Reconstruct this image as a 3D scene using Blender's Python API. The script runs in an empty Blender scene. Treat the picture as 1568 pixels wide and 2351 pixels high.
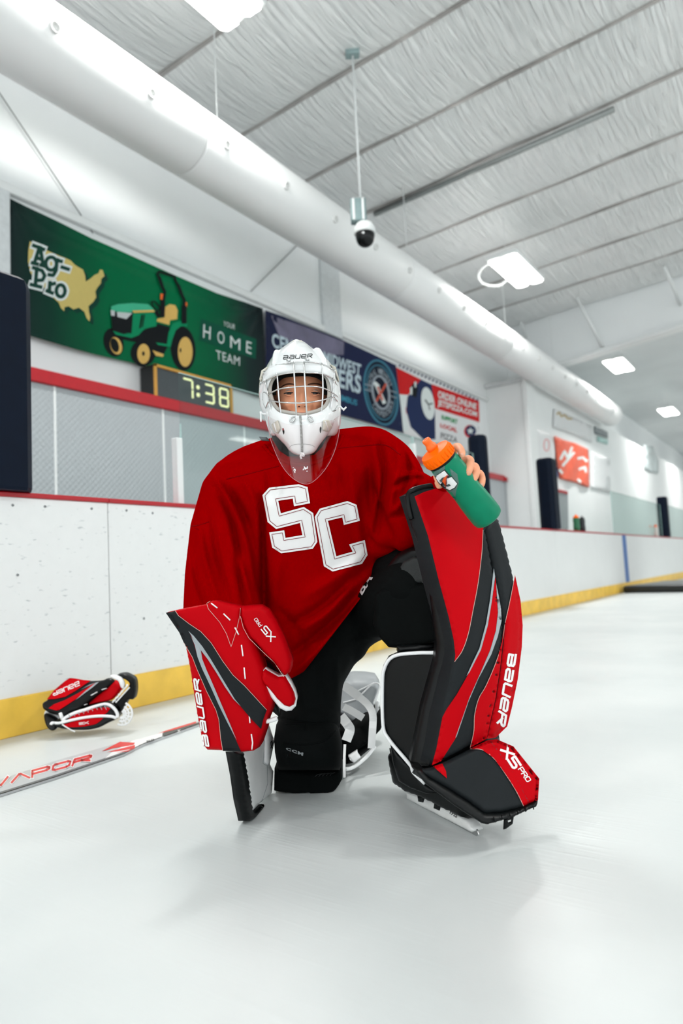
import bpy, bmesh, math, random
import numpy as np
from mathutils import Vector, Matrix
from mathutils.geometry import delaunay_2d_cdt
from mathutils.bvhtree import BVHTree

random.seed(7)
SC = bpy.context.scene
COL = SC.collection

# ------------------------------------------------------------------ camera
F, CX, CY = 1568.0, 784.0, 1175.5
CAMZ = 0.65
def _camaxes(vp=(1870.0, 1256.0), hs=-0.05):
    a = np.array([vp[0]-CX, -(vp[1]-CY), F]); a /= np.linalg.norm(a)
    h = np.array([1, -hs, 0.0])
    n = np.cross(h, a); n /= np.linalg.norm(n)
    if n[1] < 0: n = -n
    return np.array([-np.cross(a, n), a, n])
MW = _camaxes()                       # world = MW @ (right, up, forward); rink wall runs along +Y
CAM = np.array([0, 0, CAMZ])
RIGHT, UPV, FWD = MW[:, 0], MW[:, 1], MW[:, 2]
cd = bpy.data.cameras.new('camera'); cam = bpy.data.objects.new('camera', cd); COL.objects.link(cam)
cd.sensor_fit = 'HORIZONTAL'; cd.sensor_width = 24.0; cd.lens = 24.0*F/1568.0
cd.clip_start = 0.05; cd.clip_end = 200
_m = Matrix.Identity(4)
for i in range(3):
    _m[i][0], _m[i][1], _m[i][2], _m[i][3] = RIGHT[i], UPV[i], -FWD[i], CAM[i]
cam.matrix_world = _m
cd.dof.use_dof = True; cd.dof.focus_distance = 1.85; cd.dof.aperture_fstop = 2.4
SC.camera = cam
# ------------------------------------------------------------------ light
W = bpy.data.worlds.new('rink_air'); SC.world = W; W.use_nodes = True
W.node_tree.nodes['Background'].inputs[0].default_value = (0.93, 0.97, 1.0, 1)
W.node_tree.nodes['Background'].inputs[1].default_value = 1.5
LAMP_W = 82.0
SC.view_settings.view_transform = 'Standard'
SC.view_settings.look = 'None'
SC.view_settings.gamma = 1.0
SC.view_settings.use_curve_mapping = False
SC.view_settings.exposure = 0.25

# ------------------------------------------------------------------ helpers
def ray(x, y): return MW @ np.array([(x-CX)/F, -(y-CY)/F, 1.0])
def P(x, y, t): return CAM + ray(x, y)*t                 # photo pixel at a given distance along the view
def onx(x, y, X): r = ray(x, y); return CAM + r*(X/r[0])
def ony(x, y, Y): r = ray(x, y); return CAM + r*(Y/r[1])
def onz(x, y, z): r = ray(x, y); return CAM + r*((z-CAMZ)/r[2])
def onpl(x, y, p, n): r = ray(x, y); return CAM + r*(np.dot(np.asarray(p)-CAM, n)/np.dot(r, n))
def projv(V):
    c = (np.asarray(V)-CAM) @ MW
    return np.stack([CX+F*c[:, 0]/c[:, 2], CY-F*c[:, 1]/c[:, 2], c[:, 2]], 1)
def unit(v): v = np.asarray(v, float); return v/np.linalg.norm(v)
def lin(c):
    c = np.array(c, float)/255.0
    return tuple(np.where(c <= 0.04045, c/12.92, ((c+0.055)/1.055)**2.4))
MATS = {}
def mat(name, rgb, rough=0.5, metal=0.0, var=0.06, vscale=20.0, bump=0.0, bscale=200.0, spec=0.5, coat=0.0, sheen=0.0, trans=0.0):
    if name in MATS: return MATS[name]
    m = bpy.data.materials.new(name); m.use_nodes = True; nt = m.node_tree; N = nt.nodes
    b = N['Principled BSDF']; base = lin(rgb)
    tc = N.new('ShaderNodeTexCoord')
    nz = N.new('ShaderNodeTexNoise'); nz.inputs['Scale'].default_value = vscale; nz.inputs['Detail'].default_value = 4
    nt.links.new(tc.outputs['Object'], nz.inputs['Vector'])
    cr = N.new('ShaderNodeValToRGB'); e = cr.color_ramp.elements
    e[0].position, e[1].position = 0.3, 0.7
    e[0].color = (*[max(0, v*(1-var)) for v in base], 1); e[1].color = (*[min(1, v*(1+var)) for v in base], 1)
    nt.links.new(nz.outputs['Fac'], cr.inputs['Fac']); nt.links.new(cr.outputs['Color'], b.inputs['Base Color'])
    b.inputs['Roughness'].default_value = rough; b.inputs['Metallic'].default_value = metal
    b.inputs['Specular IOR Level'].default_value = spec
    b.inputs['Coat Weight'].default_value = coat; b.inputs['Coat Roughness'].default_value = 0.08
    b.inputs['Sheen Weight'].default_value = sheen
    if bump:
        n2 = N.new('ShaderNodeTexNoise'); n2.inputs['Scale'].default_value = bscale; n2.inputs['Detail'].default_value = 3
        nt.links.new(tc.outputs['Object'], n2.inputs['Vector'])
        bp = N.new('ShaderNodeBump'); bp.inputs['Strength'].default_value = bump; bp.inputs['Distance'].default_value = 0.002
        nt.links.new(n2.outputs['Fac'], bp.inputs['Height']); nt.links.new(bp.outputs['Normal'], b.inputs['Normal'])
    MATS[name] = m; return m
def emit(name, rgb, s):
    if name in MATS: return MATS[name]
    m = bpy.data.materials.new(name); m.use_nodes = True
    b = m.node_tree.nodes['Principled BSDF']
    b.inputs['Base Color'].default_value = (*lin(rgb), 1)
    b.inputs['Emission Color'].default_value = (*lin(rgb), 1); b.inputs['Emission Strength'].default_value = s
    MATS[name] = m; return m
def glass(name, rgb, alpha, rough=0.03):
    if name in MATS: return MATS[name]
    m = bpy.data.materials.new(name); m.use_nodes = True; nt = m.node_tree; N = nt.nodes
    for n in list(N):
        if n.type != 'OUTPUT_MATERIAL': N.remove(n)
    out = [n for n in N if n.type == 'OUTPUT_MATERIAL'][0]
    tr = N.new('ShaderNodeBsdfTransparent'); tr.inputs[0].default_value = (*lin(rgb), 1)
    gl = N.new('ShaderNodeBsdfGlossy'); gl.inputs['Roughness'].default_value = rough
    lw = N.new('ShaderNodeLayerWeight'); lw.inputs[0].default_value = .5
    pw = N.new('ShaderNodeMath'); pw.operation = 'POWER'; pw.inputs[1].default_value = 4.0
    ad = N.new('ShaderNodeMath'); ad.operation = 'MULTIPLY_ADD'; ad.inputs[1].default_value = .5; ad.inputs[2].default_value = alpha
    mx = N.new('ShaderNodeMixShader')
    nt.links.new(lw.outputs['Facing'], pw.inputs[0]); nt.links.new(pw.outputs[0], ad.inputs[0]); nt.links.new(ad.outputs[0], mx.inputs[0])
    nt.links.new(tr.outputs[0], mx.inputs[1]); nt.links.new(gl.outputs[0], mx.inputs[2]); nt.links.new(mx.outputs[0], out.inputs[0])
    MATS[name] = m; return m

WLOC = {}
def tag(o, label=None, cat=None, group=None, kind=None):
    if label: o['label'] = label
    if cat: o['category'] = cat
    if group: o['group'] = group
    if kind: o['kind'] = kind
    return o
def thing(name, loc, label=None, cat=None, group=None, kind=None):
    o = bpy.data.objects.new(name, None); o.empty_display_size = 0.1; COL.objects.link(o)
    o.location = loc; WLOC[o.name] = np.array(loc, float)
    return tag(o, label, cat, group, kind)
def mk(name, V, faces, m, parent=None, smooth=True, label=None, cat=None, group=None, kind=None, sharp=None):
    V = np.asarray(V, float)
    lo, hi = V.min(0), V.max(0)
    org = np.array([(lo[0]+hi[0])/2, (lo[1]+hi[1])/2, lo[2]])
    me = bpy.data.meshes.new(name)
    me.from_pydata((V-org).tolist(), [], [tuple(int(i) for i in f) for f in faces]); me.validate(); me.update()
    if isinstance(m, (list, tuple)):
        for q in m: me.materials.append(q)
    else: me.materials.append(m)
    if smooth:
        me.shade_smooth()
        if sharp: me.set_sharp_from_angle(angle=math.radians(sharp))
    o = bpy.data.objects.new(name, me); COL.objects.link(o)
    WLOC[o.name] = org
    if parent is not None:
        o.parent = parent; o.location = org-WLOC[parent.name]
    else: o.location = org
    return tag(o, label, cat, group, kind)
def shared(src, loc, parent=None, name=None):
    o = src.copy(); COL.objects.link(o); loc = np.array(loc, float); WLOC[o.name] = loc
    o.parent = parent
    o.location = loc-WLOC[parent.name] if parent is not None else loc
    return o
class MB:
    """collects vertices and faces for one mesh"""
    def __init__(s): s.V = []; s.F = []; s.n = 0
    def add(s, V, Fc):
        V = np.asarray(V, float); s.V.append(V); s.F += [tuple(i+s.n for i in f) for f in Fc]; s.n += len(V); return s
    def build(s, name, m, parent=None, **k): return mk(name, np.concatenate(s.V), s.F, m, parent, **k)
    def arr(s): return np.concatenate(s.V), s.F
def box(x0, x1, y0, y1, z0, z1):
    V = [(x, y, z) for x in (x0, x1) for y in (y0, y1) for z in (z0, z1)]
    return np.array(V, float), [(0, 1, 3, 2), (4, 6, 7, 5), (0, 4, 5, 1), (2, 3, 7, 6), (0, 2, 6, 4), (1, 5, 7, 3)]
def bevbox(x0, x1, y0, y1, z0, z1, r=0.01, seg=2):
    bm = bmesh.new(); V, Fc = box(x0, x1, y0, y1, z0, z1)
    vs = [bm.verts.new(v) for v in V]
    for f in Fc: bm.faces.new([vs[i] for i in f])
    bmesh.ops.recalc_face_normals(bm, faces=bm.faces)
    bmesh.ops.bevel(bm, geom=list(bm.edges), offset=r, segments=seg, profile=0.5, affect='EDGES')
    bm.verts.index_update()
    V = [v.co[:] for v in bm.verts]; Fo = [[v.index for v in f.verts] for f in bm.faces]; bm.free()
    return np.array(V), Fo
def frames(pts):
    pts = np.asarray(pts, float); n = len(pts); T = np.gradient(pts, axis=0); T /= np.linalg.norm(T, axis=1)[:, None]+1e-12
    u = np.cross(T[0], [0, 0, 1.0])
    if np.linalg.norm(u) < 1e-3: u = np.cross(T[0], [1.0, 0, 0])
    u = unit(u); U = [u]
    for i in range(1, n):
        u = u-T[i]*np.dot(u, T[i]); u = unit(u); U.append(u)
    U = np.array(U); return T, U, np.cross(T, U)
def tube(pts, r, n=8, caps=True, flat=1.0):
    pts = np.asarray(pts, float); T, U, B = frames(pts); R = np.broadcast_to(np.asarray(r, float), (len(pts),))
    a = np.arange(n)*2*np.pi/n
    V = (pts[:, None]+R[:, None, None]*(np.cos(a)[None, :, None]*U[:, None]+flat*np.sin(a)[None, :, None]*B[:, None])).reshape(-1, 3)
    Fc = [(i*n+j, i*n+(j+1) % n, (i+1)*n+(j+1) % n, (i+1)*n+j) for i in range(len(pts)-1) for j in range(n)]
    if caps: Fc += [tuple(range(n))[::-1], tuple((len(pts)-1)*n+j for j in range(n))]
    return V, Fc
def loft(rings, caps=True, closed=True):
    n = len(rings[0]); V = np.concatenate([np.asarray(r, float) for r in rings]); m = n if closed else n-1
    Fc = [(i*n+j, i*n+(j+1) % n, (i+1)*n+(j+1) % n, (i+1)*n+j) for i in range(len(rings)-1) for j in range(m)]
    if caps: Fc += [tuple(range(n))[::-1], tuple((len(rings)-1)*n+j for j in range(n))]
    return V, Fc
def catmull(pts, k=6):
    pts = np.asarray(pts, float); Q = np.vstack([2*pts[0]-pts[1], pts, 2*pts[-1]-pts[-2]]); out = []
    for i in range(1, len(Q)-2):
        for s in np.linspace(0, 1, k, endpoint=False):
            a, b, c, d = Q[i-1:i+3]
            out.append(0.5*((2*b)+(c-a)*s+(2*a-5*b+4*c-d)*s*s+(3*b-a-3*c+d)*s**3))
    out.append(pts[-1]); return np.array(out)
def cround(poly, k=4):
    """closed smooth curve through points"""
    p = np.asarray(poly, float); n = len(p); out = []
    for i in range(n):
        a, b, c, d = p[i-1], p[i], p[(i+1) % n], p[(i+2) % n]
        for s in np.linspace(0, 1, k, endpoint=False):
            out.append(0.5*((2*b)+(c-a)*s+(2*a-5*b+4*c-d)*s*s+(3*b-a-3*c+d)*s**3))
    return np.array(out)
def resample(poly, step, closed=True):
    p = np.asarray(poly, float); q = np.vstack([p, p[:1]]) if closed else p; out = []
    for a, b in zip(q[:-1], q[1:]):
        k = max(1, int(np.ceil(np.linalg.norm(b-a)/step)))
        for s in range(k): out.append(a+(b-a)*s/k)
    if not closed: out.append(q[-1])
    return np.array(out)
def inside(pts, poly):
    x, y = pts[:, 0], pts[:, 1]; r = np.zeros(len(pts), bool); p = np.asarray(poly); n = len(p)
    for i in range(n):
        x0, y0 = p[i]; x1, y1 = p[(i+1) % n]
        c = ((y0 > y) != (y1 > y)); xx = (x1-x0)*(y-y0)/((y1-y0) if y1 != y0 else 1e-9)+x0
        r ^= c & (x < xx)
    return r
def edist(pts, poly):
    p = np.asarray(poly, float); q = np.roll(p, -1, 0); d = np.full(len(pts), 1e9)
    for a, b in zip(p, q):
        v = b-a; L = np.dot(v, v)+1e-12; s = np.clip(((pts-a) @ v)/L, 0, 1)
        d = np.minimum(d, np.linalg.norm(pts-(a+s[:, None]*v), axis=1))
    return d
def cdt(poly, step, holes=(), grid=True):
    loops = [resample(poly, step)]+[resample(h, step) for h in holes]
    pts = []; edges = []; n = 0
    for L in loops:
        pts += L.tolist(); edges += [(n+i, n+(i+1) % len(L)) for i in range(len(L))]; n += len(L)
    if grid:
        lo, hi = loops[0].min(0), loops[0].max(0)
        gx, gy = np.meshgrid(np.arange(lo[0]+step*.5, hi[0], step), np.arange(lo[1]+step*.5, hi[1], step*.87))
        gx[1::2] += step*.5
        g = np.stack([gx.ravel(), gy.ravel()], 1); ok = inside(g, loops[0])
        for h in loops[1:]: ok &= ~inside(g, h)
        g = g[ok]
        if len(g):
            for L in loops: g = g[edist(g, L) > step*.45]
        pts += g.tolist()
    r = delaunay_2d_cdt([Vector(p) for p in pts], edges, [], 0, 1e-6)
    V = np.array([v[:] for v in r[0]]); T = np.array([t for t in r[2]]).reshape(-1, 3)
    c = V[T].mean(1); ok = inside(c, loops[0])
    for h in loops[1:]: ok &= ~inside(c, h)
    return V, T[ok].tolist()
def tri_boundary(T):
    s = {}
    for t in T:
        for a, b in ((t[0], t[1]), (t[1], t[2]), (t[2], t[0])): s[(a, b)] = 1
    return [(a, b) for (a, b) in s if (b, a) not in s]
def slab(poly, surf, back, step=6, rr=0.0, rpx=10, holes=(), puff=0.0):
    """solid panel: outline in photo pixels laid on surf(x, y) -> point, thickness vector `back`; rounded rim rr metres over rpx pixels"""
    V2, T = cdt(poly, step, holes)
    back = np.asarray(back, float); bu = unit(back)
    Fp = np.array([surf(x, y) for x, y in V2])
    if rr or puff:
        d = edist(V2, np.asarray(resample(poly, step)))
        for h in holes: d = np.minimum(d, edist(V2, resample(h, step)))
        e = np.clip(1-d/rpx, 0, 1)
        Fp = Fp+bu*(rr*(1-np.sqrt(np.clip(1-e*e, 0, 1))))[:, None]
        if puff: Fp = Fp-bu*(puff*(1-np.exp(-d/(rpx*2))))[:, None]
    n = len(Fp)
    Bp = np.array([surf(x, y) for x, y in V2])+back
    Fc = [tuple(t) for t in T]+[tuple(i+n for i in reversed(t)) for t in T]
    Fc += [(b, a, a+n, b+n) for a, b in tri_boundary(T)]
    V = np.vstack([Fp, Bp])
    # orient: first triangle must face the camera
    a, b, c = Fp[T[0][0]], Fp[T[0][1]], Fp[T[0][2]]
    if np.dot(np.cross(b-a, c-a), CAM-a) < 0: Fc = [tuple(reversed(f)) for f in Fc]
    return V, Fc
def sheet(poly, surf, step=8, off=0.0, holes=(), grid=True):
    V2, T = cdt(poly, step, holes, grid)
    Vp = np.array([surf(x, y) for x, y in V2])
    if off: d = CAM-Vp; Vp = Vp+d/np.linalg.norm(d, axis=1)[:, None]*off
    a, b, c = Vp[T[0][0]], Vp[T[0][1]], Vp[T[0][2]]
    if np.dot(np.cross(b-a, c-a), CAM-a) < 0: T = [t[::-1] for t in T]
    return Vp, T
def ribbon_poly(line, w):
    p = np.asarray(line, float); t = np.gradient(p, axis=0); t /= np.linalg.norm(t, axis=1)[:, None]+1e-9
    nrm = np.stack([-t[:, 1], t[:, 0]], 1); w = np.broadcast_to(np.asarray(w, float), (len(p),))[:, None]
    return p+nrm*w/2, p-nrm*w/2
def ribbon(line, w, surf, off=0.0015, step=5):
    p = resample(line, step, closed=False); L, R = ribbon_poly(p, w)
    V = np.array([surf(*q) for q in L]+[surf(*q) for q in R]); n = len(p)
    d = CAM-V; V = V+d/np.linalg.norm(d, axis=1)[:, None]*off
    Fc = [(i, i+1, n+i+1, n+i) for i in range(n-1)]
    a, b, c = V[0], V[1], V[n+1]
    if np.dot(np.cross(b-a, c-a), CAM-a) < 0: Fc = [f[::-1] for f in Fc]
    return V, Fc
def bvh_surf(objs_or_arr, fallback=None):
    """surf(x, y): where the view ray first meets the given mesh(es)"""
    Vs = []; Fs = []; n = 0
    for V, Fc in objs_or_arr:
        Vs += [tuple(v) for v in V]; Fs += [tuple(i+n for i in f) for f in Fc]; n += len(V)
    tr = BVHTree.FromPolygons(Vs, Fs)
    def s(x, y):
        r = unit(ray(x, y)); h = tr.ray_cast(Vector(CAM), Vector(r))
        if h[0] is not None: return np.array(h[0])
        if fallback is not None: return fallback(x, y)
        h = tr.find_nearest(Vector(CAM+r*s.t)); return np.array(h[0])
    s.t = 2.0; return s
def oarr(o):
    w = WLOC[o.name]; me = o.data
    V = np.empty(len(me.vertices)*3); me.vertices.foreach_get('co', V)
    return V.reshape(-1, 3)+w, [tuple(p.vertices) for p in me.polygons]
def bil(q, u, v):
    q = np.asarray(q, float); return (q[0]*(1-u)+q[1]*u)*(1-v)+(q[3]*(1-u)+q[2]*u)*v
_TXT = {}
def text_tris(s, bold=0.0, space=1.0):
    k = (s, bold, space)
    if k not in _TXT:
        cu = bpy.data.curves.new('t', 'FONT'); cu.body = s; cu.offset = bold; cu.space_character = space; cu.resolution_u = 3; cu.fill_mode = 'FRONT'
        o = bpy.data.objects.new('t', cu); COL.objects.link(o)
        dg = bpy.context.evaluated_depsgraph_get(); me = bpy.data.meshes.new_from_object(o.evaluated_get(dg))
        me.calc_loop_triangles()
        V = np.array([v.co[:2] for v in me.vertices]); T = [tuple(t.vertices) for t in me.loop_triangles]
        bpy.data.objects.remove(o); bpy.data.curves.remove(cu); bpy.data.meshes.remove(me)
        lo, hi = V.min(0), V.max(0); _TXT[k] = ((V-lo)/(hi-lo), T)
    return _TXT[k]
def text(s, quad, surf, off=0.002, bold=0.0, space=1.0):
    """lettering in the quad TL, TR, BR, BL (photo pixels) laid on surf"""
    U, T = text_tris(s, bold, space)
    px = np.array([bil(quad, u, 1-v) for u, v in U])
    V = np.array([surf(*p) for p in px]); d = CAM-V; V = V+d/np.linalg.norm(d, axis=1)[:, None]*off
    a, b, c = [V[i] for i in T[0]]
    if np.dot(np.cross(b-a, c-a), CAM-a) < 0: T = [t[::-1] for t in T]
    return V, T
# wide techno lettering as strokes in a 0..1 box (y down)
GLY = {
 'B': [[(0, 0), (.8, 0), (.95, .12), (.95, .38), (.8, .5), (.1, .5)], [(.8, .5), (1, .62), (1, .86), (.85, 1), (0, 1), (0, .5)]],
 'a': [[(.1, 0), (.85, 0), (1, .15), (1, 1), (.15, 1), (0, .85), (0, .6), (.15, .47), (1, .47)]],
 'U': [[(0, 0), (0, .85), (.15, 1), (1, 1), (1, 0)]],
 'e': [[(0, .52), (1, .52), (1, .15), (.85, 0), (.15, 0), (0, .15), (0, .85), (.15, 1), (.95, 1)]],
 'R': [[(0, 1), (0, 0), (.85, 0), (1, .14), (1, .4), (.85, .54), (.05, .54)], [(.5, .54), (1, 1)]],
 'X': [[(0, 0), (1, 1)], [(1, 0), (0, 1)]],
 '5': [[(1, 0), (0, 0), (0, .45), (.85, .45), (1, .6), (1, .86), (.85, 1), (0, 1)]],
 'P': [[(0, 1), (0, 0), (.85, 0), (1, .14), (1, .45), (.85, .6), (.05, .6)]],
 'O': [[(.15, 0), (.85, 0), (1, .15), (1, .85), (.85, 1), (.15, 1), (0, .85), (0, .15), (.15, 0)]],
 'V': [[(0, 0), (.45, 1), (.55, 1), (1, 0)]],
 'A': [[(0, 1), (.45, 0), (.55, 0), (1, 1)]],
 'C': [[(1, 0), (.15, 0), (0, .15), (0, .85), (.15, 1), (1, 1)]],
 'M': [[(0, 1), (.1, 0), (.5, .7), (.9, 0), (1, 1)]],
 'H': [[(0, 0), (0, 1)], [(1, 0), (1, 1)], [(0, .5), (1, .5)]],
 'Y': [[(0, 0), (.5, .5), (1, 0)], [(.5, .5), (.5, 1)]],
 'E': [[(1, 0), (0, 0), (0, 1), (1, 1)], [(0, .5), (.9, .5)]],
}
def strokes(word, quad, surf, w, off=0.002, gap=0.28, widths=None, step=4):
    mb = MB(); n = len(word); widths = widths or [1.0]*n
    tot = sum(widths)+gap*(n-1); x = 0.0
    for ch, cw in zip(word, widths):
        for st in GLY[ch]:
            px = np.array([bil(quad, (x+cw*u)/tot, v) for u, v in st])
            # square ends
            e0 = unit(px[0]-px[1]); e1 = unit(px[-1]-px[-2]); px[0] = px[0]+e0*w/2; px[-1] = px[-1]+e1*w/2
            for a, b in zip(px[:-1], px[1:]):
                dd = unit(b-a)*w*.22
                mb.add(*ribbon([a-dd, b+dd], w, surf, off, step))
        x += cw+gap
    return mb
def crop(x0, y0, s):
    return lambda *pts: np.array([(x0+x*s, y0+y*s) for x, y in pts])
def evald(V, Fc, mods):
    """mesh arrays after a stack of modifiers"""
    me = bpy.data.meshes.new('tmp'); me.from_pydata(np.asarray(V).tolist(), [], [tuple(int(i) for i in f) for f in Fc]); me.update()
    o = bpy.data.objects.new('tmp', me); COL.objects.link(o)
    for typ, kw in mods:
        md = o.modifiers.new('m', typ)
        for k, v in kw.items(): setattr(md, k, v)
    dg = bpy.context.evaluated_depsgraph_get(); dg.update()
    m2 = bpy.data.meshes.new_from_object(o.evaluated_get(dg))
    A = np.empty(len(m2.vertices)*3); m2.vertices.foreach_get('co', A)
    Fo = [tuple(p.vertices) for p in m2.polygons]
    bpy.data.objects.remove(o); bpy.data.meshes.remove(me); bpy.data.meshes.remove(m2)
    return A.reshape(-1, 3), Fo
def remesh(V, Fc, vox, smooth=4): return evald(V, Fc, [('REMESH', dict(mode='VOXEL', voxel_size=vox)), ('SMOOTH', dict(factor=0.5, iterations=smooth))])
def rot_to(V, origin, zaxis, xhint=(1, 0, 0)):
    z = unit(zaxis); x = np.asarray(xhint, float); x = unit(x-z*np.dot(x, z)); y = np.cross(z, x)
    return np.asarray(origin)+np.asarray(V) @ np.array([x, y, z])
def lathe(prof, n=24):
    """profile (r, z) list -> surface of revolution about z"""
    a = np.arange(n)*2*np.pi/n
    rings = [np.stack([r*np.cos(a), r*np.sin(a), np.full(n, z)], 1) for r, z in prof]
    return loft(rings)
# ================================================================== the rink
XB, XW = -2.95, -5.3
white_paint = mat('white_wall_paint', (236, 239, 238), 0.6, var=0.02, vscale=1.5)
white_sheet = mat('white_metal_cladding', (240, 243, 243), 0.45, var=0.02, vscale=1.0)
red_trim = mat('red_plastic_trim', (176, 0, 22), 0.35, var=0.05)
yellow = mat('yellow_kickplate', (243, 198, 76), 0.4, var=0.12, vscale=6, bump=0.1, bscale=60)
navy = mat('navy_vinyl', (9, 20, 36), .5, var=.1, vscale=8, bump=.08, bscale=120, spec=.1)
black_rub = mat('black_rubber', (10, 13, 14), 0.5, var=0.2)
steel = mat('bright_steel', (190, 192, 192), 0.25, 1.0, var=0.05)
white_metal = mat('white_enamel_metal', (232, 235, 234), 0.35, var=0.02)
foil = None

def ice_material():
    m = bpy.data.materials.new('ice'); m.use_nodes = True; nt = m.node_tree; N = nt.nodes; b = N['Principled BSDF']
    tc = N.new('ShaderNodeTexCoord')
    nz = N.new('ShaderNodeTexNoise'); nz.inputs['Scale'].default_value = 1.3; nz.inputs['Detail'].default_value = 6
    nt.links.new(tc.outputs['Object'], nz.inputs['Vector'])
    cr = N.new('ShaderNodeValToRGB'); e = cr.color_ramp.elements
    e[0].position, e[1].position = .3, .75; e[0].color = (*lin((198, 204, 204)), 1); e[1].color = (*lin((214, 218, 217)), 1)
    nt.links.new(nz.outputs['Fac'], cr.inputs['Fac']); nt.links.new(cr.outputs[0], b.inputs['Base Color'])
    # skate scratches: stretched noise in three directions, frosted snow patches in roughness
    prev = None
    for k, (ang, sx, sy) in enumerate(((0.4, 5, 60), (1.5, 7, 70), (2.5, 4, 80))):
        mp = N.new('ShaderNodeMapping'); mp.inputs['Rotation'].default_value = (0, 0, ang); mp.inputs['Scale'].default_value = (sx, sy, 1)
        n2 = N.new('ShaderNodeTexNoise'); n2.inputs['Scale'].default_value = 1.0; n2.inputs['Detail'].default_value = 0
        nt.links.new(tc.outputs['Object'], mp.inputs[0]); nt.links.new(mp.outputs[0], n2.inputs['Vector'])
        r2 = N.new('ShaderNodeValToRGB'); r2.color_ramp.elements[0].position = .60; r2.color_ramp.elements[1].position = .85
        nt.links.new(n2.outputs['Fac'], r2.inputs[0])
        if prev is None: prev = r2.outputs[0]
        else:
            mx = N.new('ShaderNodeMix'); mx.data_type = 'RGBA'; mx.blend_type = 'ADD'; mx.inputs[0].default_value = 1.0
            nt.links.new(prev, mx.inputs[6]); nt.links.new(r2.outputs[0], mx.inputs[7]); prev = mx.outputs[2]
    bp = N.new('ShaderNodeBump'); bp.inputs['Strength'].default_value = .1; bp.inputs['Distance'].default_value = .002
    nt.links.new(prev, bp.inputs['Height']); nt.links.new(bp.outputs[0], b.inputs['Normal'])
    n3 = N.new('ShaderNodeTexNoise'); n3.inputs['Scale'].default_value = 4; n3.inputs['Detail'].default_value = 8
    nt.links.new(tc.outputs['Object'], n3.inputs['Vector'])
    mr = N.new('ShaderNodeMapRange'); mr.inputs[3].default_value = .26; mr.inputs[4].default_value = .5
    nt.links.new(n3.outputs['Fac'], mr.inputs[0]); nt.links.new(mr.outputs[0], b.inputs['Roughness'])
    b.inputs['Specular IOR Level'].default_value = .4
    return m
def foil_material():
    m = bpy.data.materials.new('foil_insulation'); m.use_nodes = True; nt = m.node_tree; N = nt.nodes; b = N['Principled BSDF']
    tc = N.new('ShaderNodeTexCoord')
    mp = N.new('ShaderNodeMapping'); mp.inputs['Scale'].default_value = (14, 1.3, 1)
    n1 = N.new('ShaderNodeTexNoise'); n1.inputs['Scale'].default_value = 1.6; n1.inputs['Detail'].default_value = 5; n1.inputs['Distortion'].default_value = .6
    nt.links.new(tc.outputs['Object'], mp.inputs[0]); nt.links.new(mp.outputs[0], n1.inputs['Vector'])
    bp = N.new('ShaderNodeBump'); bp.inputs['Strength'].default_value = 1.0; bp.inputs['Distance'].default_value = .08
    nt.links.new(n1.outputs['Fac'], bp.inputs['Height']); nt.links.new(bp.outputs[0], b.inputs['Normal'])
    n2 = N.new('ShaderNodeTexNoise'); n2.inputs['Scale'].default_value = .8; n2.inputs['Detail'].default_value = 3
    nt.links.new(tc.outputs['Object'], n2.inputs['Vector'])
    cr = N.new('ShaderNodeValToRGB'); e = cr.color_ramp.elements
    e[0].color = (*lin((232, 234, 233)), 1); e[1].color = (*lin((250, 251, 250)), 1); e[0].position = .3; e[1].position = .7
    nt.links.new(n2.outputs['Fac'], cr.inputs[0]); nt.links.new(cr.outputs[0], b.inputs['Base Color'])
    b.inputs['Metallic'].default_value = .25; b.inputs['Roughness'].default_value = .38
    return m
# ---- ice
V, Fc = box(XB, 26, -8, 60, -.15, 0)
mk('floor', V, Fc, ice_material(), smooth=False, label='white skating ice with fine scratches', kind='structure')
V, Fc = box(-5.6, XB-.13, -8, 60, -.15, .0)
mk('floor_bench', V, Fc, mat('rubber_flooring', (120, 123, 124), .8), smooth=False, label='dark rubber floor behind the boards', kind='structure')
# ---- dasher boards
boards = thing('dasher_boards', (XB-.06, 8, 0), 'white dasher boards with yellow kick plate and red cap along the ice', 'boards')
bd_white = mat('white_board_plastic', (232, 234, 233), .32, var=.015, vscale=3)
def scuffed():
    m = mat('scuffed_board_plastic', (232, 234, 233), .32, var=.01); nt = m.node_tree; N = nt.nodes; b = N['Principled BSDF']
    tc = N.new('ShaderNodeTexCoord'); mp = N.new('ShaderNodeMapping'); mp.inputs['Scale'].default_value = (1, 9, 26); mp.inputs['Rotation'].default_value = (.6, 0, 0)
    n = N.new('ShaderNodeTexNoise'); n.inputs['Scale'].default_value = 2.2; n.inputs['Detail'].default_value = 5
    r = N.new('ShaderNodeValToRGB'); r.color_ramp.elements[0].position = .64; r.color_ramp.elements[1].position = .72
    mx = N.new('ShaderNodeMix'); mx.data_type = 'RGBA'; src = b.inputs['Base Color'].links[0].from_socket
    nt.links.new(tc.outputs['Object'], mp.inputs[0]); nt.links.new(mp.outputs[0], n.inputs['Vector']); nt.links.new(n.outputs['Fac'], r.inputs[0])
    nt.links.new(r.outputs[0], mx.inputs[0]); nt.links.new(src, mx.inputs[6]); mx.inputs[7].default_value = (*lin((190, 195, 196)), 1)
    nt.links.new(mx.outputs[2], b.inputs['Base Color']); return m
bd_scuff = scuffed()
PW = 2.44
for k in range(-2, 14):
    y0 = 2.19+k*PW
    mk('board_panel', *bevbox(XB-.12, XB, y0+.002, y0+PW-.002, .0, 1.055, .003, 1), bd_scuff if k < 2 else bd_white, boards, smooth=False)
    mk('kick_plate', *bevbox(XB-.02, XB+.012, y0+.0015, y0+PW-.0015, .0, .168, .004, 1), yellow, boards, smooth=False)
    mk('cap_rail', *bevbox(XB-.135, XB+.012, y0, y0+PW, 1.055, 1.078, .006, 2), red_trim, boards, smooth=False)
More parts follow.
